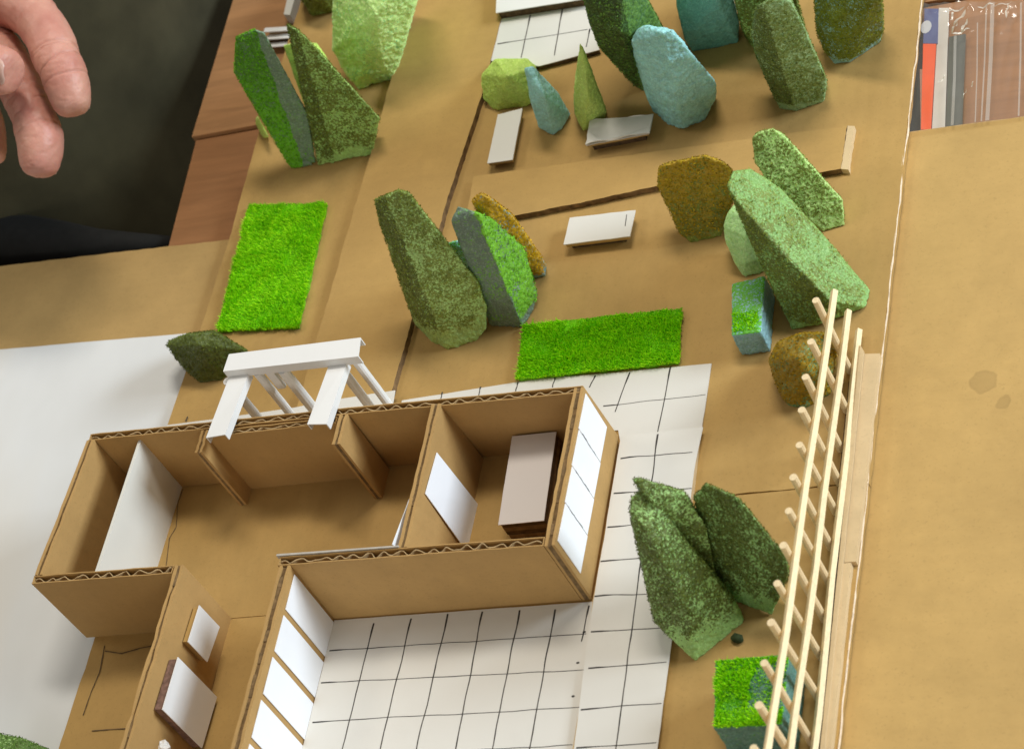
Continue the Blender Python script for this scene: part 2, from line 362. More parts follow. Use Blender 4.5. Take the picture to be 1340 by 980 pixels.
# grey capping strip on the first part of the front wall
o = MB().hexa([(-66.5,-117.3,H(-65)-4),(-10.2,-117.3,H(-10)-4),(-10.2,-116.7,H(-10)-4),(-66.5,-116.7,H(-65)-4)], [(-66.5,-117.3,H(-65)+.9),(-10.2,-117.3,H(-10)+.7),(-10.2,-116.6,H(-10)+.7),(-66.5,-116.4,H(-65)+.9)]).make('cap_strip', plain('grey_liner', (0.46,0.42,0.36), .8, 300, .15, .2), front_right)
# paper panes on the courtyard wall and the window band on the right wall
M_pane = paper('pane_paper', (0.86, 0.87, 0.89))
y = -123.4
for k in range(8):
    m = MB(); x = -60.35
    m.hexa([(x,y,.6),(x,y-16.6,.6),(x+.3,y-16.6,.6),(x+.3,y,.6)], [(x+1.0,y,38.2),(x+1.0,y-16.6,38.0),(x+1.3,y-16.6,38.0),(x+1.3,y,38.2)])
    m.make('window', M_pane, court_w); y -= 19.5
ws = [(-46.6,-64.6), (-65.0,-82.6), (-83.0,-100.4), (-100.8,-118.6)]
for (a, b) in ws:
    m = MB(); x = 58.45
    m.hexa([(x,a,14.6),(x,b,14.9),(x+.3,b,14.9),(x+.3,a,14.6)], [(x,a,38.2),(x,b,38.6),(x+.3,b,38.6),(x+.3,a,38.2)]); m.make('window', M_pane, right_w)
for yy in (-64.8, -82.8, -100.6):
    p = [(58.86, yy+.5*noise.noise(Vector((i*.6, yy, 0))), 20+i*1.55) for i in range(11)]
    MB().ribbon(p, [.2+.5*abs(noise.noise(Vector((i*.5, yy, 4)))) for i in range(11)], (1,0,0)).make('pen_line', M_ink, right_w)
# doors: folded paper on the partition
d = MB(); q = [(-6.2, -67.5, 36.8), (-3.4, -69.1, -0.6), (-3.4, -87.1, -1.6), (-4.2, -92.5, 4.5), (-6.2, -89.2, 38.3)]
d.add(q+[(p[0]+.35, p[1], p[2]) for p in q], [(0,4,3,2,1), (5,6,7,8,9)]+[(i,(i+1)%5,5+(i+1)%5,5+i) for i in range(5)]); d.make('door', M_pane, part_w)
d = MB(); d.hexa([(-10.6,-92,3),(-10.6,-116,3),(-10.2,-116,3),(-10.2,-92,3)], [(-12.4,-92,39.5),(-13.4,-116,42.5),(-13,-116,42.5),(-12,-92,39.5)]); d.make('door', M_pane, part_w)

# things in the rooms
b = MB(); q = [(15.2,-46.4), (35.8,-46.5), (38.0,-91.5), (17.3,-91.6)]
M_layer = plain('layer_brown', (0.20, 0.125, 0.06), .9, 400, .3, .4)
bed = thing('bed', 'flat bed of stacked brown cardboard topped with pinkish white paper, in the right room', 'bed', (26, -69, 0))
def inset(q, d, dx=0, dy=0):
    c = [sum(p[0] for p in q)/len(q), sum(p[1] for p in q)/len(q)]
    return [(c[0]+(p[0]-c[0])*d+dx, c[1]+(p[1]-c[1])*d+dy) for p in q]
for k in range(5): MB().prism(rag(inset(q, .96, .3*math.sin(k*2.1), -.3*math.cos(k*1.7)), 4, .25, k), .1+2.9*k, 2.8+2.9*k).make('cardboard_layer', [M_hollow, M_layer][k % 2], bed)
MB().prism(rag(q, 9, .15, 4), 14.75, 15.1).make('bed_cover', M_bed, bed)
o = MB().hexa([(-161.8,-43,.1),(-161.8,-117,.1),(-160.3,-117,.1),(-160.3,-43,.1)], [(-161.4,-43,38),(-161.0,-117,39),(-159.5,-117,39),(-159.9,-43,38)]).make('partition_panel', M_card, loc=(-161,-80,.1))
tag(o, 'tall off-white card panel closing off the narrow left closet of the house', 'panel')
def wall_block(name, label, y0, y1, z0, z1, zsk, thick, core):
    t = thing(name, label, 'cabinet', (-112, (y0+y1)/2, z0)); x = -111.8
    MB().hexa([(x,y0,z0),(x,y1,z0+zsk),(x+thick,y1,z0+zsk),(x+thick,y0,z0)], [(x+.3,y0,z1),(x+.3,y1,z1+zsk*.3),(x+thick,y1,z1+zsk*.3),(x+thick,y0,z1)]).make('backing', core, t)
    xx = x+thick+.05
    MB().hexa([(xx,y0+.7,z0-.6),(xx,y1-.4,z0+zsk-.6),(xx+.4,y1-.4,z0+zsk-.6),(xx+.4,y0+.7,z0-.6)], [(xx,y0+.7,z1+.4),(xx,y1-.4,z1+zsk*.3+.4),(xx+.4,y1-.4,z1+zsk*.3+.4),(xx+.4,y0+.7,z1+.4)]).make('face', M_paper, t)
    return t
wall_block('wall_cabinet', 'smaller white faced cardboard cabinet, the one nearer the front left wall corner', -129.6, -146.6, 12.6, 29.2, 1.6, 2.8, M_board)
big = wall_block('wall_cabinet', 'larger white faced cardboard cabinet with rough purplish brown edges, on the hall wall', -158.2, -181.6, 3.0, 35, .5, 4.2, plain('raw_core', (0.20, 0.115, 0.085), .9, 500, .4, .5))
pb = (-111.5, -192.1, 23.0)
m = MB(); kv = []
for a in range(7):
    for b in range(10):
        th = math.pi*a/6; ph = 2*math.pi*b/10; rr = 2.9*(1+.45*noise.noise(Vector((a*1.3, b*1.7, 2)))); kv.append((pb[0]+rr*1.25*math.sin(th)*math.cos(ph), pb[1]+rr*math.sin(th)*math.sin(ph), pb[2]+rr*.8*math.cos(th)))
m.add(kv, [(a*10+b, a*10+(b+1)%10, (a+1)*10+(b+1)%10, (a+1)*10+b) for a in range(6) for b in range(10)])
o = m.make('paper_ball', M_paper); tag(o, 'small crumpled white paper knob by the hall wall at the bottom edge', 'paper')
# pencil marks on the board inside the house
for pts in ([(-159.4, -44.1, 0.0), (-159.8, -52.6, 0.0), (-156.7, -65.5, 0.0), (-158.6, -71.5, 0.0), (-156.0, -84.1, 0.0), (-155.6, -89.4, 0.0)], [(-174.7, -129.2, 0.0), (-165.2, -131.1, 0.0), (-155.8, -129.0, 0.0), (-147.3, -128.1, 0.0)], [(-176.0, -126.4, 0.0), (-174.0, -140.1, 0.0), (-175.4, -151.5, 0.0), (-175.8, -163.6, 0.0)], [(-168.6, -169.3, 0.0), (-156.9, -169.0, 0.0), (-144.2, -169.3, 0.0)]):
    m = MB(); pp = []
    for i in range(len(pts)-1):
        for j in range(5):
            t_ = j/5; pp.append((pts[i][0]*(1-t_)+pts[i+1][0]*t_+random.uniform(-.15,.15), pts[i][1]*(1-t_)+pts[i+1][1]*t_, .36))
    m.ribbon(pp, [.35+.3*random.random() for _ in pp]).make('pencil_line', M_pencil, site)
MB().prism([(-182.5,-43.5), (53.5,-46.5), (53.5,-117.2), (-182.5,-117.0)], .02, .30).make('floor_sheet', M_board, house)
# extra floor sheet with a visible front seam
MB().prism(rag([(-113.6, -118.2, 0.0), (-96.5, -117.5, 0.0), (-66,-118), (-66,-300), (-100,-300), (-114.1, -122.1, 0.0)], 6, .2, 31), .02, .5).make('floor_sheet', M_board2, house)

# ------------------------------------------------------------------ paper marked in tiles
def ink(parent, p, q, z, wd=.55, wob=.35, seed=0, blob=True):
    p = Vector(p[:2]); q = Vector(q[:2]); n = max(6, int((q-p).length/4)); d = (q-p).normalized(); nr = Vector((-d.y, d.x)); pts = []; ws_ = []
    for i in range(n+1):
        a = p.lerp(q, i/n)+nr*wob*noise.noise(Vector((i*.33, seed*3.7, 1)))*1.6
        pts.append((a.x, a.y, z)); ws_.append(wd*(.75+.5*abs(noise.noise(Vector((i*.9, seed, 7)))))+(.35 if blob and i in (0,1) else 0))
    MB().ribbon(pts, ws_).make('ink_line', M_ink, parent)
ct = thing('tile_sheet', 'white paper marked in a square tile grid, paving the courtyard in front of the house', 'paper', (0, -160, 0))
MB().prism(rag([(-60, -122.4), (60.0, -123.0), (61.5, -150), (61.9, -170), (62.2, -191), (63, -300), (-60, -300)], 6, .2, 41), .05, .55).make('sheet', M_tile, ct)
for i, (a, b) in enumerate([((-40.3, -125.4, 0.0), (-41.1, -184.1, 0.0)), ((-22.8, -124.5, 0.0), (-23.7, -185.0, 0.0)), ((-5.9, -123.6, 0.0), (-7.0, -185.8, 0.0)), ((9.9, -123.8, 0.0), (10.5, -186.6, 0.0)), ((26.9, -124.4, 0.0), (26.6, -187.4, 0.0)), ((42.7, -125.3, 0.0), (42.9, -188.2, 0.0)), ((57.7, -124.7, 0.0), (57.1, -141.3, 0.0))]):
    a = Vector(a[:2]); b = Vector(b[:2]); b2 = b+(b-a)*.35; ink(ct, a, b2 if i < 6 else b, .62, .6, .3, i)
for i, (a, b) in enumerate([((-58.7, -137.4, 0.0), (58.5, -137.9, 0.0)), ((-58.9, -152.7, 0.0), (60.2, -154.4, 0.0)), ((-58.3, -171.0, 0.0), (61.4, -171.1, 0.0)), ((-57.8, -188.2, 0.0), (60.8, -187.4, 0.0))]): ink(ct, a, b, .62, .38, .3, 20+i)
for i, (u, y_) in enumerate([(57.5,-137),(57,-151),(57.5,-166)]): MB().prism([(u+.8*math.cos(k), y_+.5*math.sin(k)) for k in range(6)], .56, .62).make('ink_dot', M_ink, ct)
tp = thing('tile_path', 'white card path marked with square tiles, along the right side of the house', 'paper', (78, -110, 0))
MB().prism([(61.5, -45), (95, -44), (95.8, -72), (95.6, -164), (96.6, -300), (62.8, -300), (61.8, -150), (59.8, -124)], .05, 2.6).make('backing', M_ledge, tp)
MB().prism(rag([(59.9, -43.1, 2.9), (96.7, -43.1, 2.9), (95.7, -58.9, 2.9), (95.7, -74.1, 2.9), (97.0, -166.2, 2.9), (97.3, -192.3, 2.9), (97,-300), (62.5,-300), (62.9, -190.7, 2.9), (60.6, -139.1, 2.9), (60.4, -124.9, 2.9)], 5, .22, 43), 2.65, 2.95).make('sheet', M_tile, tp)
ink(tp, (76.8, -44.2, 2.9), (80.4, -191.5, 2.9), 3.02, .6, .25, 50); 
for i, (a, b) in enumerate([((61.6, -54.9, 3.0), (93.6, -55.3, 3.0)), ((61.2, -72.6, 3.0), (95.7, -73.8, 3.0)), ((61.0, -89.2, 3.0), (94.7, -88.9, 3.0)), ((60.6, -105.5, 3.0), (94.3, -105.7, 3.0)), ((60.5, -122.1, 3.0), (94.7, -122.9, 3.0)), ((61.6, -138.9, 3.0), (94.9, -138.9, 3.0)), ((63.2, -155.3, 3.0), (95.8, -154.7, 3.0)), ((63.0, -173.6, 3.0), (96.4, -172.5, 3.0)), ((63.8, -190.5, 3.0), (96.6, -189.5, 3.0)), ((65.3, -207.0, 3.0), (96.1, -205.7, 3.0))]): ink(tp, a, b, 3.02, .42, .35, 60+i)
tb = thing('tile_path', 'white tile marked paper strip running behind the house to the top corner', 'paper', (20, -20, 0))
MB().prism(rag([(-53.2, -7.7, 0.6), (-17.4, -6.1, 0.6), (12.3, -4.7, 0.6), (49.0, -6.5, 0.6), (95.2, -7.9, 0.6), (95.2,-44.2), (62,-44.2), (58.8,-44), (57,-38), (-55,-38)], 6, .2, 45), .05, .6).make('sheet', M_tile, tb)
for i, (a, b) in enumerate([((41.6, -6.7, 0.0), (39.7, -13.1, 0.0)), ((57.8, -7.3, 0.0), (54.2, -28.1, 0.0)), ((76.5, -7.0, 0.0), (75.6, -41.2, 0.0)), ((22.1, -5.2, 0.0), (21.9, -10.6, 0.0)), ((4.3, -5.3, 0.0), (4.1, -10.3, 0.0)), ((-14.0, -5.3, 0.0), (-14.2, -10.4, 0.0)), ((-33.0, -5.7, 0.0), (-33.1, -10.8, 0.0))]): ink(tb, a, b, .68, .55, .25, 80+i)
ink(tb, (48.0, -24.4, 0.0), (94.6, -24.2, 0.0), .68, .3, .3, 95)
tl = thing('tile_path', 'narrow white paper strip on the ground under the white pergola', 'paper', (-115, -27, 0))
MB().prism(rag([(-179.8, -5.3, 0.5), (-149.6, -5.1, 0.5), (-115.7, -4.2, 0.5), (-106.8,-21.5), (-106.8,-37.8), (-177,-37.8)], 6, .15, 47), .05, .5).make('sheet', M_tile, tl)
MB().prism(rag([(-106.6,-21.5), (-112.9, -7.5, 4.0), (-87.2, -5.5, 4.0), (-55.8, -4.3, 4.0), (-55.3, -11.6, 4.0), (-58,-37.8), (-106.6,-37.8)], 6, .15, 48), 3.7, 4.2).make('sheet', M_tile, tl)
ink(tl, (-169.6, -4.4, 0.0), (-169.5, -1.7, 0.0), .58, .7, .1, 97); ink(tl, (-110.1, -9.2, 4.0), (-110.9, -12.2, 4.0), 4.28, .9, .1, 98)
tu = thing('tile_sheet', 'small raised white card marked with tiles, at the back between path and dark foam', 'paper', (-20, 215, 0))
uq = [(-52.8, 240.1, 3.2), (1.0, 232.5, 3.2), (4.5, 213.7, 3.2), (11.9, 196.4, 3.2), (-19.4, 192.7, 3.2), (-48.4, 203.3, 3.2)]
uq2 = [(p[0], p[1]) for p in uq]
MB().prism(uq2, .05, 2.8).make('backing', M_hollow, tu); MB().prism(rag(inset(uq2, 1.02), 7, .2, 49), 2.85, 3.2).make('sheet', M_tile, tu)
for i, (a, b) in enumerate([((-31.3, 231.2, 3.3), (-30.8, 200.7, 3.3)), ((-13.4, 231.1, 3.3), (-12.3, 197.9, 3.3)), ((4.7, 212.4, 3.3), (4.7, 199.6, 3.3)), ((-46.5, 214.2, 3.3), (3.5, 212.2, 3.3))]): ink(tu, a, b, 3.3, .6 if i < 3 else .4, .2, 100+i)
ts = thing('raised_slab', 'white topped slab on dark cardboard, behind the small tile card at the top edge', 'slab', (-20, 250, 3))
sq = [(-48.4, 231.6, 8.6), (1.7, 229.0, 8.6), (10, 300), (-60, 300)]; sq2 = [(p[0],p[1]) for p in sq]
MB().prism(inset(sq2, .97), 3.3, 8.2).make('backing', M_hollow, ts); MB().prism(rag(sq2, 7, .2, 51), 8.25, 8.7).make('top_sheet', M_paper, ts)

# ------------------------------------------------------------------ benches
def bench(label, q, z, legs=True, wave=0):
    q = [(p[0], p[1]) for p in q]; c = inset(q, 0)[0]
    t = thing('bench', label, 'bench', (c[0], c[1], 0), 'white paper topped benches on the cardboard')
    MB().prism(rag(q, 3, .2+wave, int(c[0])), lambda x, y: z+wave*.6*math.sin(x*.35), lambda x, y: z+.5+wave*.6*math.sin(x*.35)).make('bench_top', M_tile, t)
    if wave: MB().prism(rag(inset(q, .985, -.2, .2), 3, .3, 8), z-1.1, z-.7).make('lower_sheet', M_tile, t)
    MB().prism(rag(inset(q, .95, -.5, .5), 3, .25, 5), z-2.6, z-1.3 if wave else z-.05).make('backing', M_board, t)
    MB().prism(inset(q, .82, -1.2, 1.0), .1, z-2.65).make('base', M_hollow, t)
    return t
bench('white bench turned lengthwise, between the path strip and the blue foam cone', [(-34.7, 128.3, 5.0), (-21.2, 128.0, 5.0), (-22.2, 162.0, 5.0), (-35.2, 160.7, 5.0)], 5)
bench('white bench with a curled rough back edge, in front of the big blue foam', [(17.2, 128.6, 6.5), (49.6, 129.6, 6.5), (49.8, 141.5, 6.5), (17.0, 143.9, 6.5)], 6.5, wave=.7)
bench('white bench with a short pencil stroke, standing alone in front of the torn strip', [(16.0, 67.7, 5.5), (48.9, 66.8, 5.5), (49.2, 82.3, 5.5), (16.4, 83.8, 5.5)], 5.5)
bch = [o for o in bpy.data.objects if o.name.startswith('bench') and o.type == 'EMPTY'][-1]
MB().ribbon([(45.3, 80.2, 6.1), (45.6, 73.3, 6.1)], .35).make('pencil_line', M_ink, bch)

# ------------------------------------------------------------------ white paper pergola
pg = thing('pergola', 'white paper pergola leaning on the back wall of the house', 'pergola', (-83, -20, 0))
def channel(x0, x1, y0, y1, z0, z1, along, name, parent, t=.5):
    """a folded paper channel, open below and at its ends"""
    m = MB(); m.box(x0, x1, y0, y1, z1-t, z1)
    if along == 'x': m.box(x0, x1, y0, y0+t, z0, z1-t-.01); m.box(x0, x1, y1-t, y1, z0, z1-t-.01)
    else: m.box(x0, x0+t, y0, y1, z0, z1-t-.01); m.box(x1-t, x1, y0, y1, z0, z1-t-.01)
    return m.make(name, M_paper, parent)
m = MB()
def quadchan(a, b, c, d, drop, t=.5):         # top quad a-b-c-d (mm), sides hang down from it
    m = MB(); up = lambda p, k: (p[0], p[1], p[2]-k)
    m.hexa([up(p, t) for p in (a,b,c,d)], [a,b,c,d])
    def side(p, q, inn):
        p_ = Vector(p); q_ = Vector(q); n_ = (Vector(inn)-p_); n_.z = 0; dd = (q_-p_).normalized(); n_ = (n_-dd*n_.dot(dd)).normalized()*t
        m.hexa([up(p,drop), up(q,drop), up(q_+n_,drop), up(p_+n_,drop)], [up(p,t+.01), up(q,t+.01), up(q_+n_,t+.01), up(p_+n_,t+.01)])
    return m, side
mm, side = quadchan((-116.2,-19.8,50.5), (-48.0,-20.6,49.5), (-49.4,-10.0,49.5), (-115.9,-10.2,50.5), 5.0)
side((-116.2,-19.8,50.5), (-48.0,-20.6,49.5), (-80,-10,50)); side((-49.4,-10.0,49.5), (-115.9,-10.2,50.5), (-80,-20,50)); mm.make('cross_beam', M_paper, pg)
for (a, b, c, d) in (((-116.2,-54.6,48.4), (-106.4,-54.2,48.6), (-105.4,-18.5,46.2), (-115.4,-18.5,46.2)), ((-66.6,-52.6,47.0), (-57.0,-53.4,46.6), (-56.0,-19.0,45.2), (-65.0,-19.0,45.2))):
    mm, side = quadchan(a, b, c, d, 3.9); side(b, c, a); side(a, d, b); mm.make('rafter', M_paper, pg)
def post(u, v, z1, r, z0, dx=0, dy=0): pass
for (p, z0, r) in (((-102.0, -18.3, 44.0), .6, 2.0), ((-88.8, -18.8, 44.0), 3.8+.6, 2.5), ((-62.5, -17.5, 44.0), 4.4, 2.2), ((-53.9, -16.6, 44.0), 4.4, 2.0), ((-116.7, -20.9, 44.0), .6, 2.2)):
    MB().tube([(p[0]+.8, p[1]-.6, z0), (p[0]+.3, p[1], 22), (p[0], p[1], 45)], r, 12).make('post', M_paper, pg, smooth=False)
p = (-95.6, -18.3, 44.0); MB().box(p[0]-2, p[0]+2, p[1]-1, p[1]+1, 33, 45).make('hanging_tab', M_paper, pg)

# ------------------------------------------------------------------ wooden stick fence on the right edge
fence = thing('stick_fence', 'fence of thin pale wooden sticks standing along the right edge of the board', 'fence', (157, -100, 0))
tops = [(157.0, -20.6, 47.3), (157.0, -41.5, 47.5), (157.0, -59.7, 48.8), (157.0, -75.4, 48.8), (157.0, -90.5, 47.0), (157.0, -106.9, 49.4), (157.0, -122.4, 50.1), (157.0, -138.3, 51.4), (157.0, -155.6, 53.0), (157.0, -172.7, 54.4), (157.0, -190.3, 56.4), (157.0, -207.1, 56.7), (157.0, -223.7, 56.9), (157.0, -241.6, 58.2)]
for i, p in enumerate(tops):
    r = 1.55+.15*math.sin(i*3.1)
    MB().tube([(157+.5*math.sin(i*2.3), p[1]+1.2*math.sin(i*1.7)*.6, .1), p], [r, r*.98], 10).make('post', M_dowel, fence, smooth=False)
for (a, b) in (((160.1, -7.5, 36.1), (160.1, -221.5, 51.4)), ((160.1, -3.5, 18.1), (160.1, -209.7, 29.6)), ((160.1, -1.9, 3.3), (160.1, -197.3, 6.5))):
    a = Vector(a); b = Vector(b); b2 = b+(b-a)*.4; n = 9
    pts = [a.lerp(b2, i/n)+Vector((.25*math.sin(i*1.9+a.z), 0, .35*math.sin(i*1.3+a.z))) for i in range(n+1)]; pts[0] = a
    MB().tube(pts, 1.55, 4).make('rail', M_stick, fence)
MB().box(156.9, 161.4, -300, -26, .05, .5).make('gap_shade', M_hollow, fence)  # dark strip laid in for the shaded gap between fence and edge strip
ld = thing('edge_strip', 'pale double cardboard strip glued along the right board edge beside the fence', 'cardboard', (165, -120, 0))
MB().prism(rag([(161.8,-12.5), (163.6,-14.5), (169.9,-15.2), (168.0,-115.4), (162.0,-115.4)], 4, .2, 61), .05, 2.9).make('strip', M_ledge, ld)
MB().prism(rag([(162.2,-115.9), (166.2,-115.9), (165.4,-200), (164,-300), (161,-300)], 4, .2, 62), .05, 3.2).make('strip', M_ledge, ld)
MB().prism(rag([(161.6,-10.5), (163.4,-14.0), (163.2,-300), (161.6,-300)], 5, .15, 63), 3.25, 4.3).make('liner_strip', M_ledge, ld)

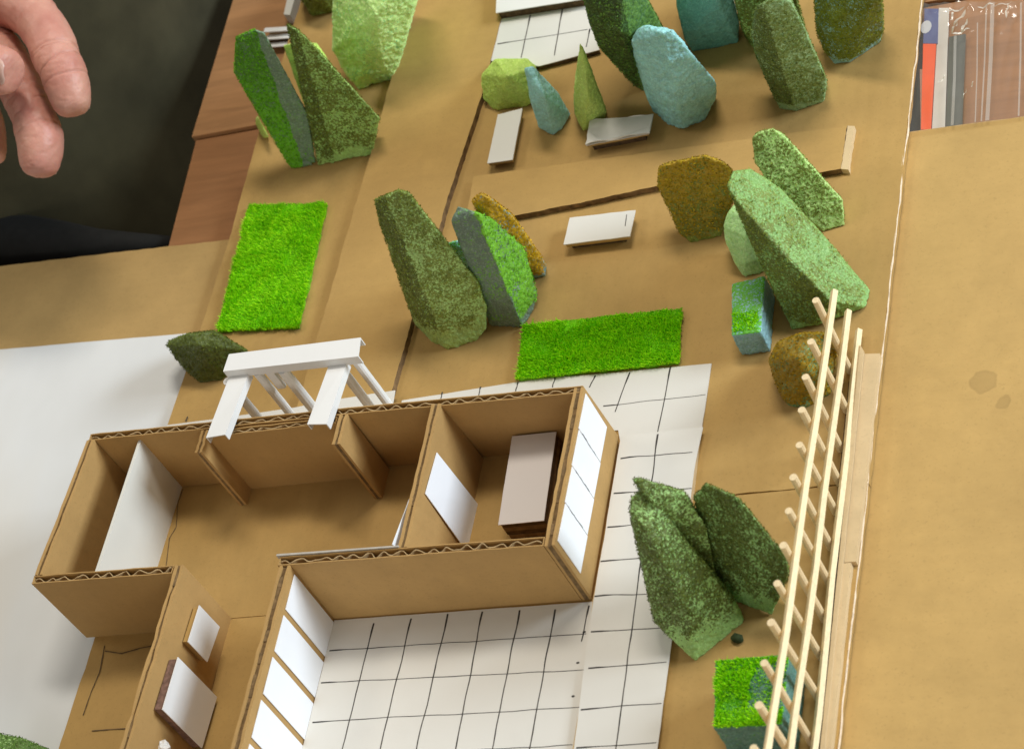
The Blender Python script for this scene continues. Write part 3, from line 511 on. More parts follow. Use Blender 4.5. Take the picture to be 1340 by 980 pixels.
# ------------------------------------------------------------------ foam trees
SPLIT = {'T1': (0.8645, 0.4565, -0.2102, -56.06), 'M2': (0.8826, 0.4529, -0.1262, 12.37), 'F8': (0.9502, 0.2959, -0.0974, 151.91), 'M1': (0.8694, 0.4692, -0.1546, -22.51), 'F4': (0.9387, 0.2663, -0.2191, 79.18), 'R3': (0.7793, 0.5907, 0.2094, 124.28), 'T2': (0.8777, 0.4124, -0.2439, -48.47)}
FOAM = {
    'T1': [[(-143.6,165.5,81.4),(-150.6,174.9,73.7),(-131.5,165.1,84.2),(-138.4,174.5,76.4),(-136.7,162.7,66.5),(-143.6,172.0,58.6),(-145.6,153.1,0.0),(-153.9,153.7,0.0),(-155.1,163.4,62.1),(-162.2,172.6,54.3),(-131.5,165.1,84.2),(-138.4,174.5,76.4),(-136.4,162.4,66.8),(-143.3,171.7,58.9),(-145.6,153.1,0.0),(-139.1,153.9,-0.0),(-129.2,158.6,28.8),(-135.9,167.7,20.5),(-128.5,163.5,68.5),(-135.2,172.9,60.6),(-128.0,165.1,81.1),(-134.9,174.5,73.3)]],
    'T1b': [[(-171.8,179.8,16.0),(-176.9,186.4,10.0),(-163.6,166.6,12.0),(-173.6,179.7,0.0),(-176.8,179.3,0.0),(-180.6,186.6,6.0),(-185.7,193.2,0.0),(-182.1,186.9,0.0)]],
    'T2': [[(-111.9,162.1,85.9),(-118.5,171.6,78.0),(-108.3,161.7,81.3),(-114.9,171.2,73.4),(-105.9,161.1,75.0),(-112.5,170.5,67.1),(-91.7,155.5,21.7),(-98.0,164.7,13.2),(-106.1,152.9,0.0),(-121.6,152.6,-0.2),(-137.0,152.4,-0.0),(-131.6,154.2,15.4),(-138.2,163.2,7.0),(-114.2,161.1,77.0),(-120.9,170.6,69.1)]],
    'T3': [[(-128.7,173.3,64.0),(-135.5,182.8,56.0),(-124.0,173.7,64.0),(-135.8,190.4,50.0),(-119.1,184.4,52.0),(-125.7,193.8,44.0),(-114.8,179.1,46.0),(-127.8,197.7,30.0),(-137.9,174.0,24.0),(-146.0,185.2,14.0),(-137.8,177.4,30.0),(-154.2,200.0,10.0),(-153.7,191.8,0.0),(-145.0,189.9,0.0),(-136.8,193.5,0.0)]],
    'Mint': [[(-108.8,225.0,72.0),(-124.8,249.7,52.8),(-78.7,228.3,79.2),(-99.7,262.8,52.8),(-53.8,211.4,70.6),(-76.8,250.5,39.6),(-120.3,220.2,47.5),(-128.8,233.1,37.0),(-129.4,208.7,25.9),(-136.5,218.9,17.2),(-130.2,206.9,8.6),(-134.9,213.8,2.6),(-126.0,203.1,0.0),(-105.5,206.1,0.0),(-94.4,215.4,14.4),(-105.0,232.1,0.0),(-77.2,219.4,37.4),(-95.1,248.7,13.2),(-87.3,195.0,53.3),(-103.0,219.4,33.0),(-100.6,200.0,21.6),(-107.0,209.7,13.2)]],
    'D0': [[(-168.4,280.1,24.0),(-180.4,298.0,10.0),(-147.4,278.7,20.0),(-163.9,304.0,0.0),(-168.0,265.8,16.0),(-176.5,278.2,6.0),(-170.4,268.5,0.0),(-156.9,268.0,0.0),(-150.0,268.8,12.0),(-159.8,283.6,0.0),(-153.6,260.6,22.0),(-158.6,268.1,16.0)]],
    'F1': [[(-43.1,179.6,16.0),(-48.5,188.5,8.0),(-46.2,174.5,4.0),(-47.5,176.6,2.0),(-40.2,169.1,0.0),(-23.0,168.4,0.0),(-15.2,168.7,6.0),(-18.9,175.2,0.0),(-12.1,175.7,18.0),(-23.4,195.7,0.0),(-16.7,180.5,20.0),(-28.0,200.7,2.0),(-33.4,182.0,22.0),(-45.3,202.3,4.0),(-23.8,168.4,22.0),(-26.4,172.8,18.0)]],
    'F2': [[(-4.0,151.5,40.0),(-9.1,160.4,32.0),(0.3,151.5,40.0),(-5.9,162.6,30.0),(3.2,154.8,18.0),(-5.2,169.9,4.0),(2.9,155.7,2.0),(1.7,157.8,0.0),(-1.1,148.3,0.0),(-5.0,145.1,0.0),(-11.2,148.3,4.0),(-13.6,152.5,0.0),(-7.7,146.9,22.0),(-12.7,155.5,14.0),(3.3,141.9,30.0),(-2.8,152.7,20.0)]],
    'F3': [[(32.0,143.8,56.0),(30.8,146.0,54.0),(32.3,144.2,53.0),(29.3,149.8,48.0),(29.1,144.6,34.0),(18.8,164.3,16.0),(24.7,149.2,6.0),(21.3,155.5,0.0),(20.8,148.6,0.0),(10.8,144.3,0.0),(10.1,146.7,10.0),(6.6,153.0,4.0),(14.5,146.9,22.0),(6.3,162.0,8.0),(25.0,138.4,26.0),(18.1,151.2,14.0)]],
    'F4': [[(48.9,152.1,100.0),(30.7,188.9,70.0),(67.0,152.4,95.0),(47.0,195.0,60.0),(43.0,147.4,80.0),(31.1,171.0,60.0),(40.6,146.0,66.0),(28.9,169.0,46.0),(37.5,148.8,48.0),(27.2,169.0,30.0),(36.7,163.6,6.0),(33.4,170.1,0.0),(39.0,164.8,0.0),(58.8,165.3,26.0),(45.1,194.2,0.0),(61.5,166.8,36.0),(44.6,202.9,4.0),(62.0,160.6,56.0),(42.3,202.1,20.0),(53.8,142.8,60.0),(45.3,159.8,45.0)]],
    'F5': [[(65.6,140.4,57.0),(59.6,153.1,45.8),(77.7,130.9,64.1),(71.7,143.6,52.8),(64.2,132.6,2.9),(62.8,135.7,0.0),(56.5,138.4,-3.7),(46.9,147.8,2.3),(45.7,150.2,0.0),(48.6,150.3,26.0),(42.4,162.7,14.5),(52.3,149.7,42.4),(46.1,162.3,31.1),(77.7,131.0,64.0),(71.7,143.7,52.7),(63.8,133.6,2.0),(62.8,135.7,0.0),(67.5,135.4,0.2),(74.1,138.5,-1.5),(82.1,140.3,10.3),(77.2,151.2,0.0),(85.7,140.6,19.5),(80.0,153.0,7.8),(83.4,136.1,44.7),(77.6,148.7,33.2),(81.5,132.8,63.2),(75.6,145.5,51.9),(58.4,138.8,56.0),(52.9,150.0,46.0),(63.2,139.5,62.0),(56.6,153.1,50.0),(68.1,138.7,64.0),(62.7,150.0,54.0)]],
    'F6': [[(69.1,188.2,46.0),(55.5,218.8,20.0),(94.5,184.0,46.0),(77.0,226.2,10.0),(64.4,185.3,30.0),(58.2,199.1,18.0),(61.1,184.6,10.0),(58.0,191.3,4.0),(61.6,185.5,0.0),(84.5,186.2,0.0),(88.4,188.1,10.0),(83.7,199.3,0.0),(87.4,188.6,26.0),(76.8,213.8,4.0),(86.3,179.7,34.0),(82.4,188.9,26.0)]],
    'F7': [[(98.0,181.4,50.0),(88.4,204.9,30.0),(126.2,173.8,50.0),(113.0,208.7,20.0),(95.5,178.4,34.0),(86.0,201.2,14.0),(93.3,176.9,16.0),(85.8,194.6,0.0),(92.2,181.8,0.0),(102.0,179.4,0.0),(116.5,184.5,0.0),(119.9,183.3,8.0),(116.5,192.1,0.0),(121.7,178.8,26.0),(112.2,203.6,4.0)]],
    'F8': [[(120.0,135.0,63.8),(113.5,150.8,49.8),(112.6,137.9,48.0),(106.1,153.5,33.9),(110.6,138.4,34.8),(104.1,153.8,20.5),(110.1,137.5,0.0),(118.2,133.8,0.0),(124.0,132.4,38.6),(117.7,147.9,24.3),(124.9,132.7,62.0),(118.6,148.4,48.0),(124.9,132.7,62.0),(118.6,148.4,48.0),(123.5,133.4,37.7),(117.3,148.9,23.3),(118.2,133.8,0.0),(131.7,137.1,-0.0),(136.6,137.7,12.8),(131.5,151.1,0.0),(136.3,136.5,38.7),(130.3,152.1,24.3),(137.3,136.2,50.7),(131.3,151.9,36.5),(136.8,135.5,65.2),(130.7,151.3,51.2),(129.9,133.6,70.2),(123.7,149.4,56.2),(123.3,132.0,68.7),(116.9,147.8,54.8)]],
    'F9': [[(136.4,173.0,43.4),(132.7,183.2,34.5),(166.3,168.5,40.1),(162.9,178.7,31.2),(156.2,160.3,19.0),(152.7,170.3,9.8),(131.6,162.9,19.0),(127.8,172.9,9.9),(131.6,162.9,19.0),(127.8,172.9,9.9),(156.2,160.3,19.0),(152.7,170.3,9.8),(142.1,159.5,0.4),(134.4,160.3,0.4),(131.9,161.5,7.9),(128.7,170.0,0.0),(156.2,160.3,19.0),(152.7,170.3,9.8),(142.0,159.9,0.0),(155.1,169.4,-0.8),(159.9,167.2,10.2),(156.5,177.2,1.0),(170.0,156.3,46.2),(166.6,166.5,37.2)]],
    'M1': [[(-32.4,39.3,83.1),(-38.3,47.6,74.9),(-25.4,41.1,83.6),(-31.2,49.3,75.5),(-21.9,41.2,80.7),(-27.7,49.4,72.5),(-16.6,36.1,54.0),(-22.3,44.2,45.5),(-10.0,31.7,28.5),(-15.5,39.7,19.8),(-11.0,28.5,15.7),(-16.4,36.4,6.9),(-15.6,24.8,4.5),(-18.4,28.8,0.0),(-22.2,22.3,-0.0),(-30.2,19.8,-2.7),(-36.2,19.1,-0.0),(-40.5,22.6,19.1),(-46.3,30.3,10.4),(-35.2,34.9,66.7),(-41.1,43.0,58.4),(-41.0,44.1,77.0),(-47.0,52.3,68.9),(-45.2,43.2,62.8),(-51.1,51.3,54.5),(-53.9,33.3,4.0),(-56.6,36.9,0.0),(-44.6,24.2,-4.0),(-36.2,19.1,-0.0),(-32.4,39.3,83.1),(-38.3,47.6,74.9)]],
    'M1b': [[(-27.2,54.0,36.0),(-31.1,59.7,30.0),(-25.9,55.1,36.0),(-31.1,62.8,28.0),(-19.4,46.4,14.0),(-25.7,55.6,4.0),(-24.5,50.3,8.0),(-29.5,57.6,0.0),(-22.7,42.8,0.0),(-32.1,46.6,0.0)]],
    'M2': [[(-8.1,39.3,60.8),(-14.1,48.2,51.8),(-9.5,38.0,52.3),(-15.5,46.7,43.2),(2.9,34.4,45.1),(-3.0,43.1,35.8),(0.6,26.5,1.4),(0.4,26.3,0.0),(-16.2,29.3,0.0),(-12.8,33.5,25.7),(-18.7,42.1,16.4),(2.9,34.4,45.1),(-3.0,43.1,35.8),(0.6,26.5,1.4),(3.9,34.0,-2.0),(6.7,41.1,4.1),(4.3,44.8,0.0),(9.2,48.2,28.7),(3.5,57.0,19.3),(6.3,43.1,54.9),(0.5,51.9,45.8),(4.6,39.6,62.9),(-1.2,48.5,53.8),(-9.8,39.1,62.0),(-13.8,45.0,56.0),(-5.4,43.3,66.0),(-9.4,49.2,60.0),(4.5,39.1,64.0),(-0.7,47.0,56.0)]],
    'M3': [[(1.2,45.5,66.0),(-4.0,53.5,58.0),(6.2,46.8,68.0),(-2.8,60.7,54.0),(8.9,46.7,64.0),(-1.3,62.5,48.0),(11.8,49.8,50.0),(0.6,67.3,32.0),(10.4,53.3,24.0),(-0.3,70.2,6.0),(9.3,57.1,6.0),(5.8,62.6,0.0),(6.7,55.2,0.0),(0.3,54.5,0.0),(-5.8,56.6,2.0),(-7.0,58.4,0.0),(1.2,41.4,46.0),(-2.6,47.1,40.0)]],
    'M4': [[(-31.6,60.4,26.0),(-34.2,64.2,22.0),(-27.0,61.0,26.0),(-32.2,68.6,18.0),(-24.6,58.7,20.0),(-32.3,70.0,8.0),(-27.0,58.9,8.0),(-32.1,66.3,0.0),(-32.4,59.9,0.0),(-37.9,63.6,0.0),(-36.2,63.4,14.0),(-41.4,70.9,6.0)]],
    'R1': [[(75.7,71.6,41.5),(70.3,82.2,30.8),(79.9,72.1,42.4),(74.5,82.8,31.8),(83.5,72.1,40.7),(78.2,82.7,30.0),(96.9,73.5,42.0),(91.7,84.2,31.3),(103.0,73.1,37.2),(97.9,83.7,26.4),(105.6,72.3,32.4),(100.6,82.9,21.6),(101.6,68.8,17.5),(96.6,79.3,6.5),(90.7,64.1,-0.2),(76.4,62.9,0.0),(73.3,64.1,6.8),(70.0,70.4,0.0),(72.1,69.5,33.0),(66.7,80.0,22.3)]],
    'R2': [[(118.4,78.4,43.5),(114.5,87.2,34.8),(122.2,79.8,45.0),(118.3,88.6,36.3),(127.5,80.5,44.5),(123.7,89.3,35.8),(131.1,79.5,41.8),(127.4,88.4,33.0),(139.5,73.1,27.4),(135.9,81.8,18.4),(149.6,65.4,10.3),(146.1,74.0,1.2),(147.7,59.4,-0.0),(138.9,57.9,0.0),(123.3,64.6,17.1),(119.4,73.2,8.0),(116.9,72.9,34.1),(113.0,81.6,25.3)]],
    'R3': [[(118.9,34.0,62.6),(113.8,44.5,51.7),(120.0,42.3,62.0),(115.0,52.9,51.1),(124.7,47.9,56.1),(119.8,58.6,45.2),(129.5,47.8,49.3),(124.7,58.4,38.3),(134.6,46.4,42.0),(129.9,57.0,30.9),(150.4,32.9,18.2),(146.0,43.2,6.7),(162.8,20.4,-0.7),(161.4,12.4,0.3),(150.9,6.3,14.2),(146.5,16.3,2.6),(137.3,15.1,34.4),(132.6,25.3,23.0),(122.0,29.0,57.5),(117.1,39.4,46.5),(122.0,29.0,57.5),(117.1,39.4,46.5),(122.4,23.7,44.1),(117.4,34.0,32.9),(129.7,8.5,8.5),(126.2,15.7,0.0),(129.3,5.3,0.0),(141.8,3.9,3.1),(140.6,6.5,0.0),(150.9,6.3,14.2),(146.5,16.3,2.6),(136.7,16.4,32.9),(132.0,26.6,21.5)]],
    'R4': [[(107.8,55.9,28.0),(105.0,61.6,22.0),(104.0,52.7,26.0),(100.3,60.2,18.0),(101.2,49.6,22.0),(96.6,59.0,12.0),(99.8,47.1,14.0),(95.2,56.2,4.0),(101.4,42.5,5.0),(99.2,47.0,0.0),(104.4,38.3,0.0),(114.1,39.3,0.0),(116.9,43.8,8.0),(113.5,51.1,0.0),(115.6,48.4,26.0),(110.3,59.6,14.0),(111.0,43.5,20.0),(108.3,49.0,14.0)]],
    'R6': [[(130.3,-27.7,22.0),(125.2,-17.9,10.0),(135.4,-24.1,28.0),(127.1,-7.4,8.0),(145.6,-22.4,30.0),(135.2,-0.7,4.0),(154.3,-20.3,26.0),(145.1,-0.2,2.0),(155.2,-20.6,14.0),(149.9,-9.1,0.0),(149.6,-31.2,0.0),(139.4,-37.2,0.0),(131.7,-35.0,0.0),(129.2,-29.9,10.0),(126.7,-25.1,4.0),(145.9,-35.3,30.0),(143.5,-30.4,24.0)]],
    'B1': [[(96.8,-121.4,58.0),(93.9,-117.1,52.0),(97.5,-116.6,60.0),(94.5,-112.2,54.0),(101.4,-113.5,60.0),(96.5,-106.2,50.0),(107.4,-118.4,56.0),(99.8,-106.9,40.0),(118.1,-129.5,28.0),(110.2,-117.3,10.0),(122.1,-130.3,8.0),(119.6,-126.4,2.0),(124.8,-137.0,0.0),(114.7,-143.8,0.0),(108.2,-149.4,0.0),(106.5,-153.7,0.0),(93.2,-142.7,14.0),(90.4,-138.9,8.0),(96.7,-133.8,40.0),(91.0,-125.6,28.0),(104.7,-130.6,54.0),(101.8,-126.4,48.0),(110.2,-144.8,22.0),(108.4,-142.2,18.0)],[(99.9,-112.9,66.0),(97.9,-109.9,62.0),(102.0,-112.4,66.0),(100.0,-109.5,62.0),(116.9,-113.5,56.0),(111.3,-104.8,44.0),(121.1,-119.6,40.0),(112.3,-105.5,20.0),(114.5,-125.0,6.0),(111.9,-121.0,0.0),(105.3,-119.1,60.0),(99.5,-110.4,48.0),(101.1,-114.8,62.0),(97.2,-109.0,54.0)]],
    'B2': [[(119.1,-112.0,50.8),(113.6,-103.1,38.6),(126.9,-113.1,58.8),(121.5,-104.2,46.6),(129.9,-114.6,58.1),(124.6,-105.8,45.9),(139.6,-119.5,56.7),(134.4,-110.7,44.4),(143.1,-123.9,47.9),(138.0,-115.2,35.5),(152.2,-132.2,34.8),(147.2,-123.6,22.2),(150.6,-134.1,26.4),(145.6,-125.6,13.7),(135.4,-135.4,-0.0),(121.0,-128.8,0.0),(111.7,-120.4,13.0),(106.2,-112.0,0.6)]],
    'L1': [[(-178.6,27.5,20.0),(-185.6,34.6,12.0),(-176.8,29.2,21.0),(-184.7,37.3,12.0),(-164.3,29.1,24.0),(-179.7,45.4,6.0),(-151.8,30.6,22.0),(-166.8,46.9,4.0),(-140.2,27.8,8.0),(-146.6,34.8,0.0),(-149.9,22.0,6.0),(-154.8,27.2,0.0),(-155.8,18.6,0.0),(-169.1,18.6,0.0),(-174.1,22.1,8.0),(-179.2,27.3,2.0),(-157.2,22.7,22.0),(-160.5,26.3,18.0)]],
    'BL': [[(-221.2,-173.7,16.0),(-232.4,-166.5,4.0),(-205.2,-176.4,14.0),(-212.4,-171.7,6.0),(-193.8,-178.1,12.0),(-201.7,-172.8,3.0),(-181.4,-181.4,6.0),(-186.5,-177.9,0.0),(-174.3,-189.7,2.0),(-176.0,-188.6,0.0),(-210.5,-205.3,14.0),(-223.2,-197.6,0.0)]],
    'R5': [[(105.4,23.4,14.0),(119.9,25.6,14.0),(121.5,-5.2,14.0),(108.1,-5.2,14.0),(105.4,23.4,0.0),(119.9,25.6,0.0),(121.5,-5.2,0.0),(108.1,-5.2,0.0)]],
    'B3': [[(123.2,-165.8,20.0),(152.1,-164.3,20.0),(152.3,-194.4,20.0),(125.8,-194.5,20.0),(123.2,-165.8,0.0),(152.1,-164.3,0.0),(152.3,-194.4,0.0),(125.8,-194.5,0.0)]],
}
dg = None
def foam(key, label, base, c1, c2, cover, edge=5.0, group='cut foam trees dabbed with flock', vox=.62, rough=.5, sm=0, flakes=None, zgrad=0.0, front=None, tone=(.5, 0, 0, 0), jag=1.0, sides=(0, 0, 0, 0), cat='foam tree', sss=.22, name='foam_tree', seed=None):
    bm = bmesh.new()
    for pts in FOAM[key]:
        b2 = bmesh.new()
        for p in pts: b2.verts.new((p[0], p[1], max(0.0, p[2])))
        r = bmesh.ops.convex_hull(b2, input=b2.verts)
        bmesh.ops.delete(b2, geom=[v for v in b2.verts if not v.link_faces], context='VERTS')
        bmesh.ops.recalc_face_normals(b2, faces=b2.faces)
        me_ = bpy.data.meshes.new('tmp'); b2.to_mesh(me_); b2.free(); bm.from_mesh(me_); bpy.data.meshes.remove(me_)
    me = bpy.data.meshes.new('tmp'); bm.to_mesh(me); bm.free()
    tmp = bpy.data.objects.new('tmp', me); col.objects.link(tmp)
    rm = tmp.modifiers.new('r', 'REMESH'); rm.mode = 'VOXEL'; rm.voxel_size = vox
    if sm: s_ = tmp.modifiers.new('s', 'SMOOTH'); s_.iterations = sm; s_.factor = .5
    ev = tmp.evaluated_get(bpy.context.evaluated_depsgraph_get()); m2 = bpy.data.meshes.new_from_object(ev)
    bpy.data.objects.remove(tmp); bpy.data.meshes.remove(me)
    sd = seed if seed is not None else sum(ord(ch) for ch in key)*1.37
    nrm = [tuple(v.normal) for v in m2.vertices]; cs = [v.co.copy() for v in m2.vertices]
    zmax = max(1.0, max((c.z for c in cs), default=1.0))
    off = Vector((sum(c.x for c in cs)/len(cs), sum(c.y for c in cs)/len(cs), 0)); coat = []; tones = []; sp = SPLIT.get(key)
    nz = noise.noise; V = Vector
    for v, c, n in zip(m2.vertices, cs, nrm):
        q = V((c.x+sd, c.y, c.z))
        big = nz(q*.055); mid = nz(q*.16); fine = nz(q*.55)
        k = cover+.26*big+.30*mid+zgrad*(c.z/zmax-.5)
        if front: k += front[0]*n[0]+front[1]*n[1]+front[2]*n[2]
        sd_ = 0
        if sp:                                # flock dabbed by ridge side, and left sides toned darker to paint in shade
            sd_ = max(-1, min(1, (c.x*sp[0]+c.y*sp[1]+c.z*sp[2]-sp[3]+.8*mid)*.8)); k += sides[0] if sd_ < 0 else sides[1]
        tones.append(max(0, min(1, (sides[2] if sd_ < 0 else sides[3])+tone[0]+tone[1]*(c.z/zmax-.5)+tone[2]*n[0]+tone[3]*n[1]+.3*mid)))
        ed = c.z+2.2*mid+1.4*fine
        if ed < edge: k -= (edge-ed)/max(edge, 1)*1.1
        k = max(0, min(1, k)); coat.append(k)
        rid = 1-abs(nz(q*.24))*2.2; po = noise.voronoi(q*.52)[0][0]
        d = .35*big*rough+.75*mid*rough-.55*max(0, rid)**3*rough*jag+(fine+.7*nz(q*1.1)+.0)*(.30+.36*k)*rough*1.3-1.1*max(0, .36-po)*jag
        p = c+V(n)*d; p.z = max(0.05, p.z)
        v.co = (p-off)*S
    a = m2.attributes.new('coat', 'FLOAT', 'POINT'); a.data.foreach_set('value', coat)
    a = m2.attributes.new('tone', 'FLOAT', 'POINT'); a.data.foreach_set('value', tones)
    m2.polygons.foreach_set('use_smooth', [True]*len(m2.polygons))
    if len(cs) < 20: print('EMPTY FOAM', key, len(cs))
    m2.materials.append(foam_mat('foam_'+key, base, c1, c2, sss)); m2.name = name; m2.update()
    ob = bpy.data.objects.new(name, m2); col.objects.link(ob); ob.location = off*S
    tag(ob, label, cat, group)
    nf = flakes if flakes is not None else int(len(cs)*.13*min(1, cover*1.4))
    if nf:
        rnd = random.Random(int(sd)); vs = []; fs = []
        for _ in range(nf*2):
            i = rnd.randrange(len(cs))
            if coat[i] < rnd.uniform(.3, .8): continue
            n = V(nrm[i]); p = cs[i]+n*(rnd.uniform(.05,.5)); a_ = V((rnd.gauss(0,1), rnd.gauss(0,1), rnd.gauss(0,1))).normalized()
            u_ = (a_-n*a_.dot(n)*.55).normalized()*rnd.uniform(.35,.9); w_ = u_.cross(n)
            if w_.length < .01: continue
            w_ = w_.normalized()*rnd.uniform(.2,.5); k0 = len(vs)
            vs += [tuple(p-u_*.6-w_), tuple(p-u_*.6+w_), tuple(p+u_+n*rnd.uniform(-.1,.45))]; fs.append((k0,k0+1,k0+2))
            if len(fs) >= nf: break
        if fs:
            mixc = tuple(.35*x+.65*y for x, y in zip(c1, c2)); fo = part('flocking', [(x, y, max(.05, z)) for x, y, z in vs], fs, flat('flock_'+key, mixc), ob); fo['kind'] = 'stuff'
    return ob
MINT=(0.62,0.95,0.30); PALE=(0.38,0.64,0.17); BLUE=(0.32,0.66,0.64); TEAL=(0.17,0.40,0.33); LIME=(0.50,0.72,0.13)
DK=(0.058,0.078,0.008); MD=(0.175,0.225,0.03); BRT=(0.07,0.40,0.012); BRT2=(0.12,0.50,0.02); OCH=(0.44,0.27,0.008); OLV=(0.15,0.155,0.010)
foam('T1', 'leaning foam slab with bright green front and grey green side, by the dark trousers', (0.17,0.26,0.17), (0.06,0.20,0.008), (0.15,0.48,0.012), .75, edge=2, tone=(.55,-1.3,0,0), sides=(.1,-.75,0,0))
foam('T1b', 'tiny pale green foam scrap at the foot of the leaning bright green slab', LIME, MINT, LIME, .1, flakes=0)
foam('T2', 'dark speckled foam shard with pale green foot, right of the leaning bright green slab', PALE, DK, MD, .62, edge=8, sides=(.25,-.06,-.3,.1))
foam('T3', 'thin lime foam sliver showing between the two dark foam shards by the paper steps', LIME, BRT, LIME, .12, flakes=0, sm=1)
foam('Mint', 'big bare pale mint foam chunk at the top edge, left of the path strip', MINT, (0.16,0.60,0.22), (0.3,0.7,0.3), .10, flakes=0, rough=1.0, sm=3, sss=.3, edge=0)
foam('D0', 'dark green foam block cut by the top edge, left of the mint chunk', PALE, DK, MD, .8, edge=1)
foam('F1', 'rounded lime foam bush in front of the small tile card', LIME, (0.2,0.4,0.05), LIME, .1, flakes=0, sm=7, rough=.5, edge=0)
foam('F2', 'slim pale blue foam cone beside the rounded lime bush', BLUE, BLUE, BLUE, 0, flakes=0, sm=3, edge=0)
foam('F3', 'pointed lime foam cone behind the bench with the curled edge', (0.46,0.64,0.14), LIME, (0.3,0.5,0.08), .1, flakes=0, sm=4, edge=0)
foam('F4', 'tall dark green foam tree at the top edge, behind the big blue foam', (0.09,0.21,0.055), (0.03,0.055,0.006), (0.15,0.30,0.055), .72, edge=3, tone=(.45,.2,0,0), sides=(.15,-.1,-.45,.35))
foam('F5', 'big pale blue faceted foam chunk without any flock, near the back benches', BLUE, BLUE, BLUE, 0, flakes=0, sm=2, rough=.95, sss=.3, edge=0)
foam('F6', 'dark teal bare foam block cut by the top edge', TEAL, TEAL, TEAL, 0, flakes=0, sm=2, edge=0)
foam('F7', 'dark green foam behind the teal block, cut by the top edge', PALE, DK, MD, .75, edge=2)
foam('F8', 'leaning mid green foam slab right of the teal block', (0.30,0.48,0.22), (0.075,0.115,0.022), (0.19,0.28,0.07), .62, edge=4, sides=(.18,-.1,-.4,.25))
foam('F9', 'olive green foam block with a bluish foot, rightmost at the top edge', (0.26,0.46,0.42), (0.10,0.125,0.008), (0.19,0.22,0.015), .85, edge=5, rough=.3)
foam('M1', 'tall dark green foam tree with a pale foot, standing at the path strip edge', (0.38,0.58,0.17), (0.085,0.105,0.010), (0.22,0.28,0.045), .56, edge=13, zgrad=.3, tone=(.5,-.2,0,0), sides=(.3,0,-.5,.1))
foam('M2', 'foam shard with bright green right side and bluish tip, middle of its group', (0.16,0.23,0.17), (0.09,0.30,0.012), (0.20,0.50,0.03), .5, edge=5, tone=(.5,0,0,0), sides=(-.34,.32,-.2,.3))
foam('M3', 'narrow mustard yellow foam shard with a bluish foot behind the bright green one', (0.22,0.36,0.36), (0.32,0.19,0.004), (0.55,0.32,0.006), .85, edge=6)
foam('M4', 'small blue foam bit with green top, squeezed between two taller foam trees', BLUE, BRT, BRT2, .3, flakes=40, edge=0)
foam('R1', 'mustard and olive foam block behind the bare mint piece, nearest the lone bench', (0.17,0.22,0.02), OLV, OCH, .8, edge=4, tone=(.45,1.5,.2,0))
foam('R2', 'speckled green foam slab with a cut mint edge, upper one of the right pair', (0.50,0.80,0.24), (0.09,0.12,0.010), (0.23,0.30,0.05), .44, edge=2.5)
foam('R3', 'longest speckled green foam slab, leaning behind the top of the stick fence', (0.23,0.43,0.11), (0.085,0.115,0.010), (0.23,0.30,0.05), .44, edge=4, sides=(.30,-.02,-.35,-.12))
foam('R4', 'bare mint foam piece leaning between the mustard block and the long slab', (0.46,0.78,0.30), MINT, PALE, .05, flakes=0, edge=0)
foam('R6', 'rounded mustard brown foam bush behind the far end of the stick fence', (0.15,0.30,0.12), (0.19,0.135,0.004), (0.40,0.24,0.006), .78, edge=2, sm=5)
foam('B1', 'big folded dark green foam tree standing on the tile path beside the house', (0.34,0.58,0.17), (0.055,0.070,0.008), (0.14,0.19,0.035), .66, edge=12)
foam('B2', 'dark green foam tree between the folded tree and the stick fence', (0.32,0.57,0.18), (0.055,0.070,0.008), (0.13,0.18,0.032), .68, edge=11)
foam('L1', 'small flat dark green foam bush on the board edge beside the pergola', (0.14,0.2,0.06), (0.058,0.078,0.010), (0.13,0.17,0.022), .75, edge=2)
foam('BL', 'green foam corner at the bottom left of the picture on white paper', PALE, DK, (0.12,0.26,0.04), .85, edge=0)
# two foam blocks with a grassy top
tc_ = (143.6, -177.8, 20.0)
def in_teal(x, y):
    n1 = noise.noise(Vector((x*.2, y*.2, 4)))*4; return abs(x-tc_[0]-1.5) < 6.5+n1 and -10 < y-tc_[1] < 8+n1
def foam_box(key, label, base, coatA, coatB, cov, holes):
    pts = FOAM[key][0]; q = [(p[0],p[1]) for p in pts[:4]]; h = pts[0][2]
    o = foam(key, label, base, coatA, coatB, 0.0, flakes=0, sm=2, rough=.5, edge=0, group='foam blocks with a grassy top', cat='foam block', name='foam_block')
    me = o.data; off = Vector(o.location)/S; a = me.attributes['coat']; sd = len(key)*3.3
    for i, v in enumerate(me.vertices):
        p = v.co/S+off; k = 0
        if v.normal.z > .5 and p.z > h*.8: k = cov+.5*noise.noise(Vector((p.x*.13+sd, p.y*.13, 0)))
        if holes and v.normal.z > .5 and in_teal(p.x, p.y): k = 0
        elif holes and v.normal.z <= .5: k = .0
        a.data[i].value = max(0, min(1, k))
    return o, q, h
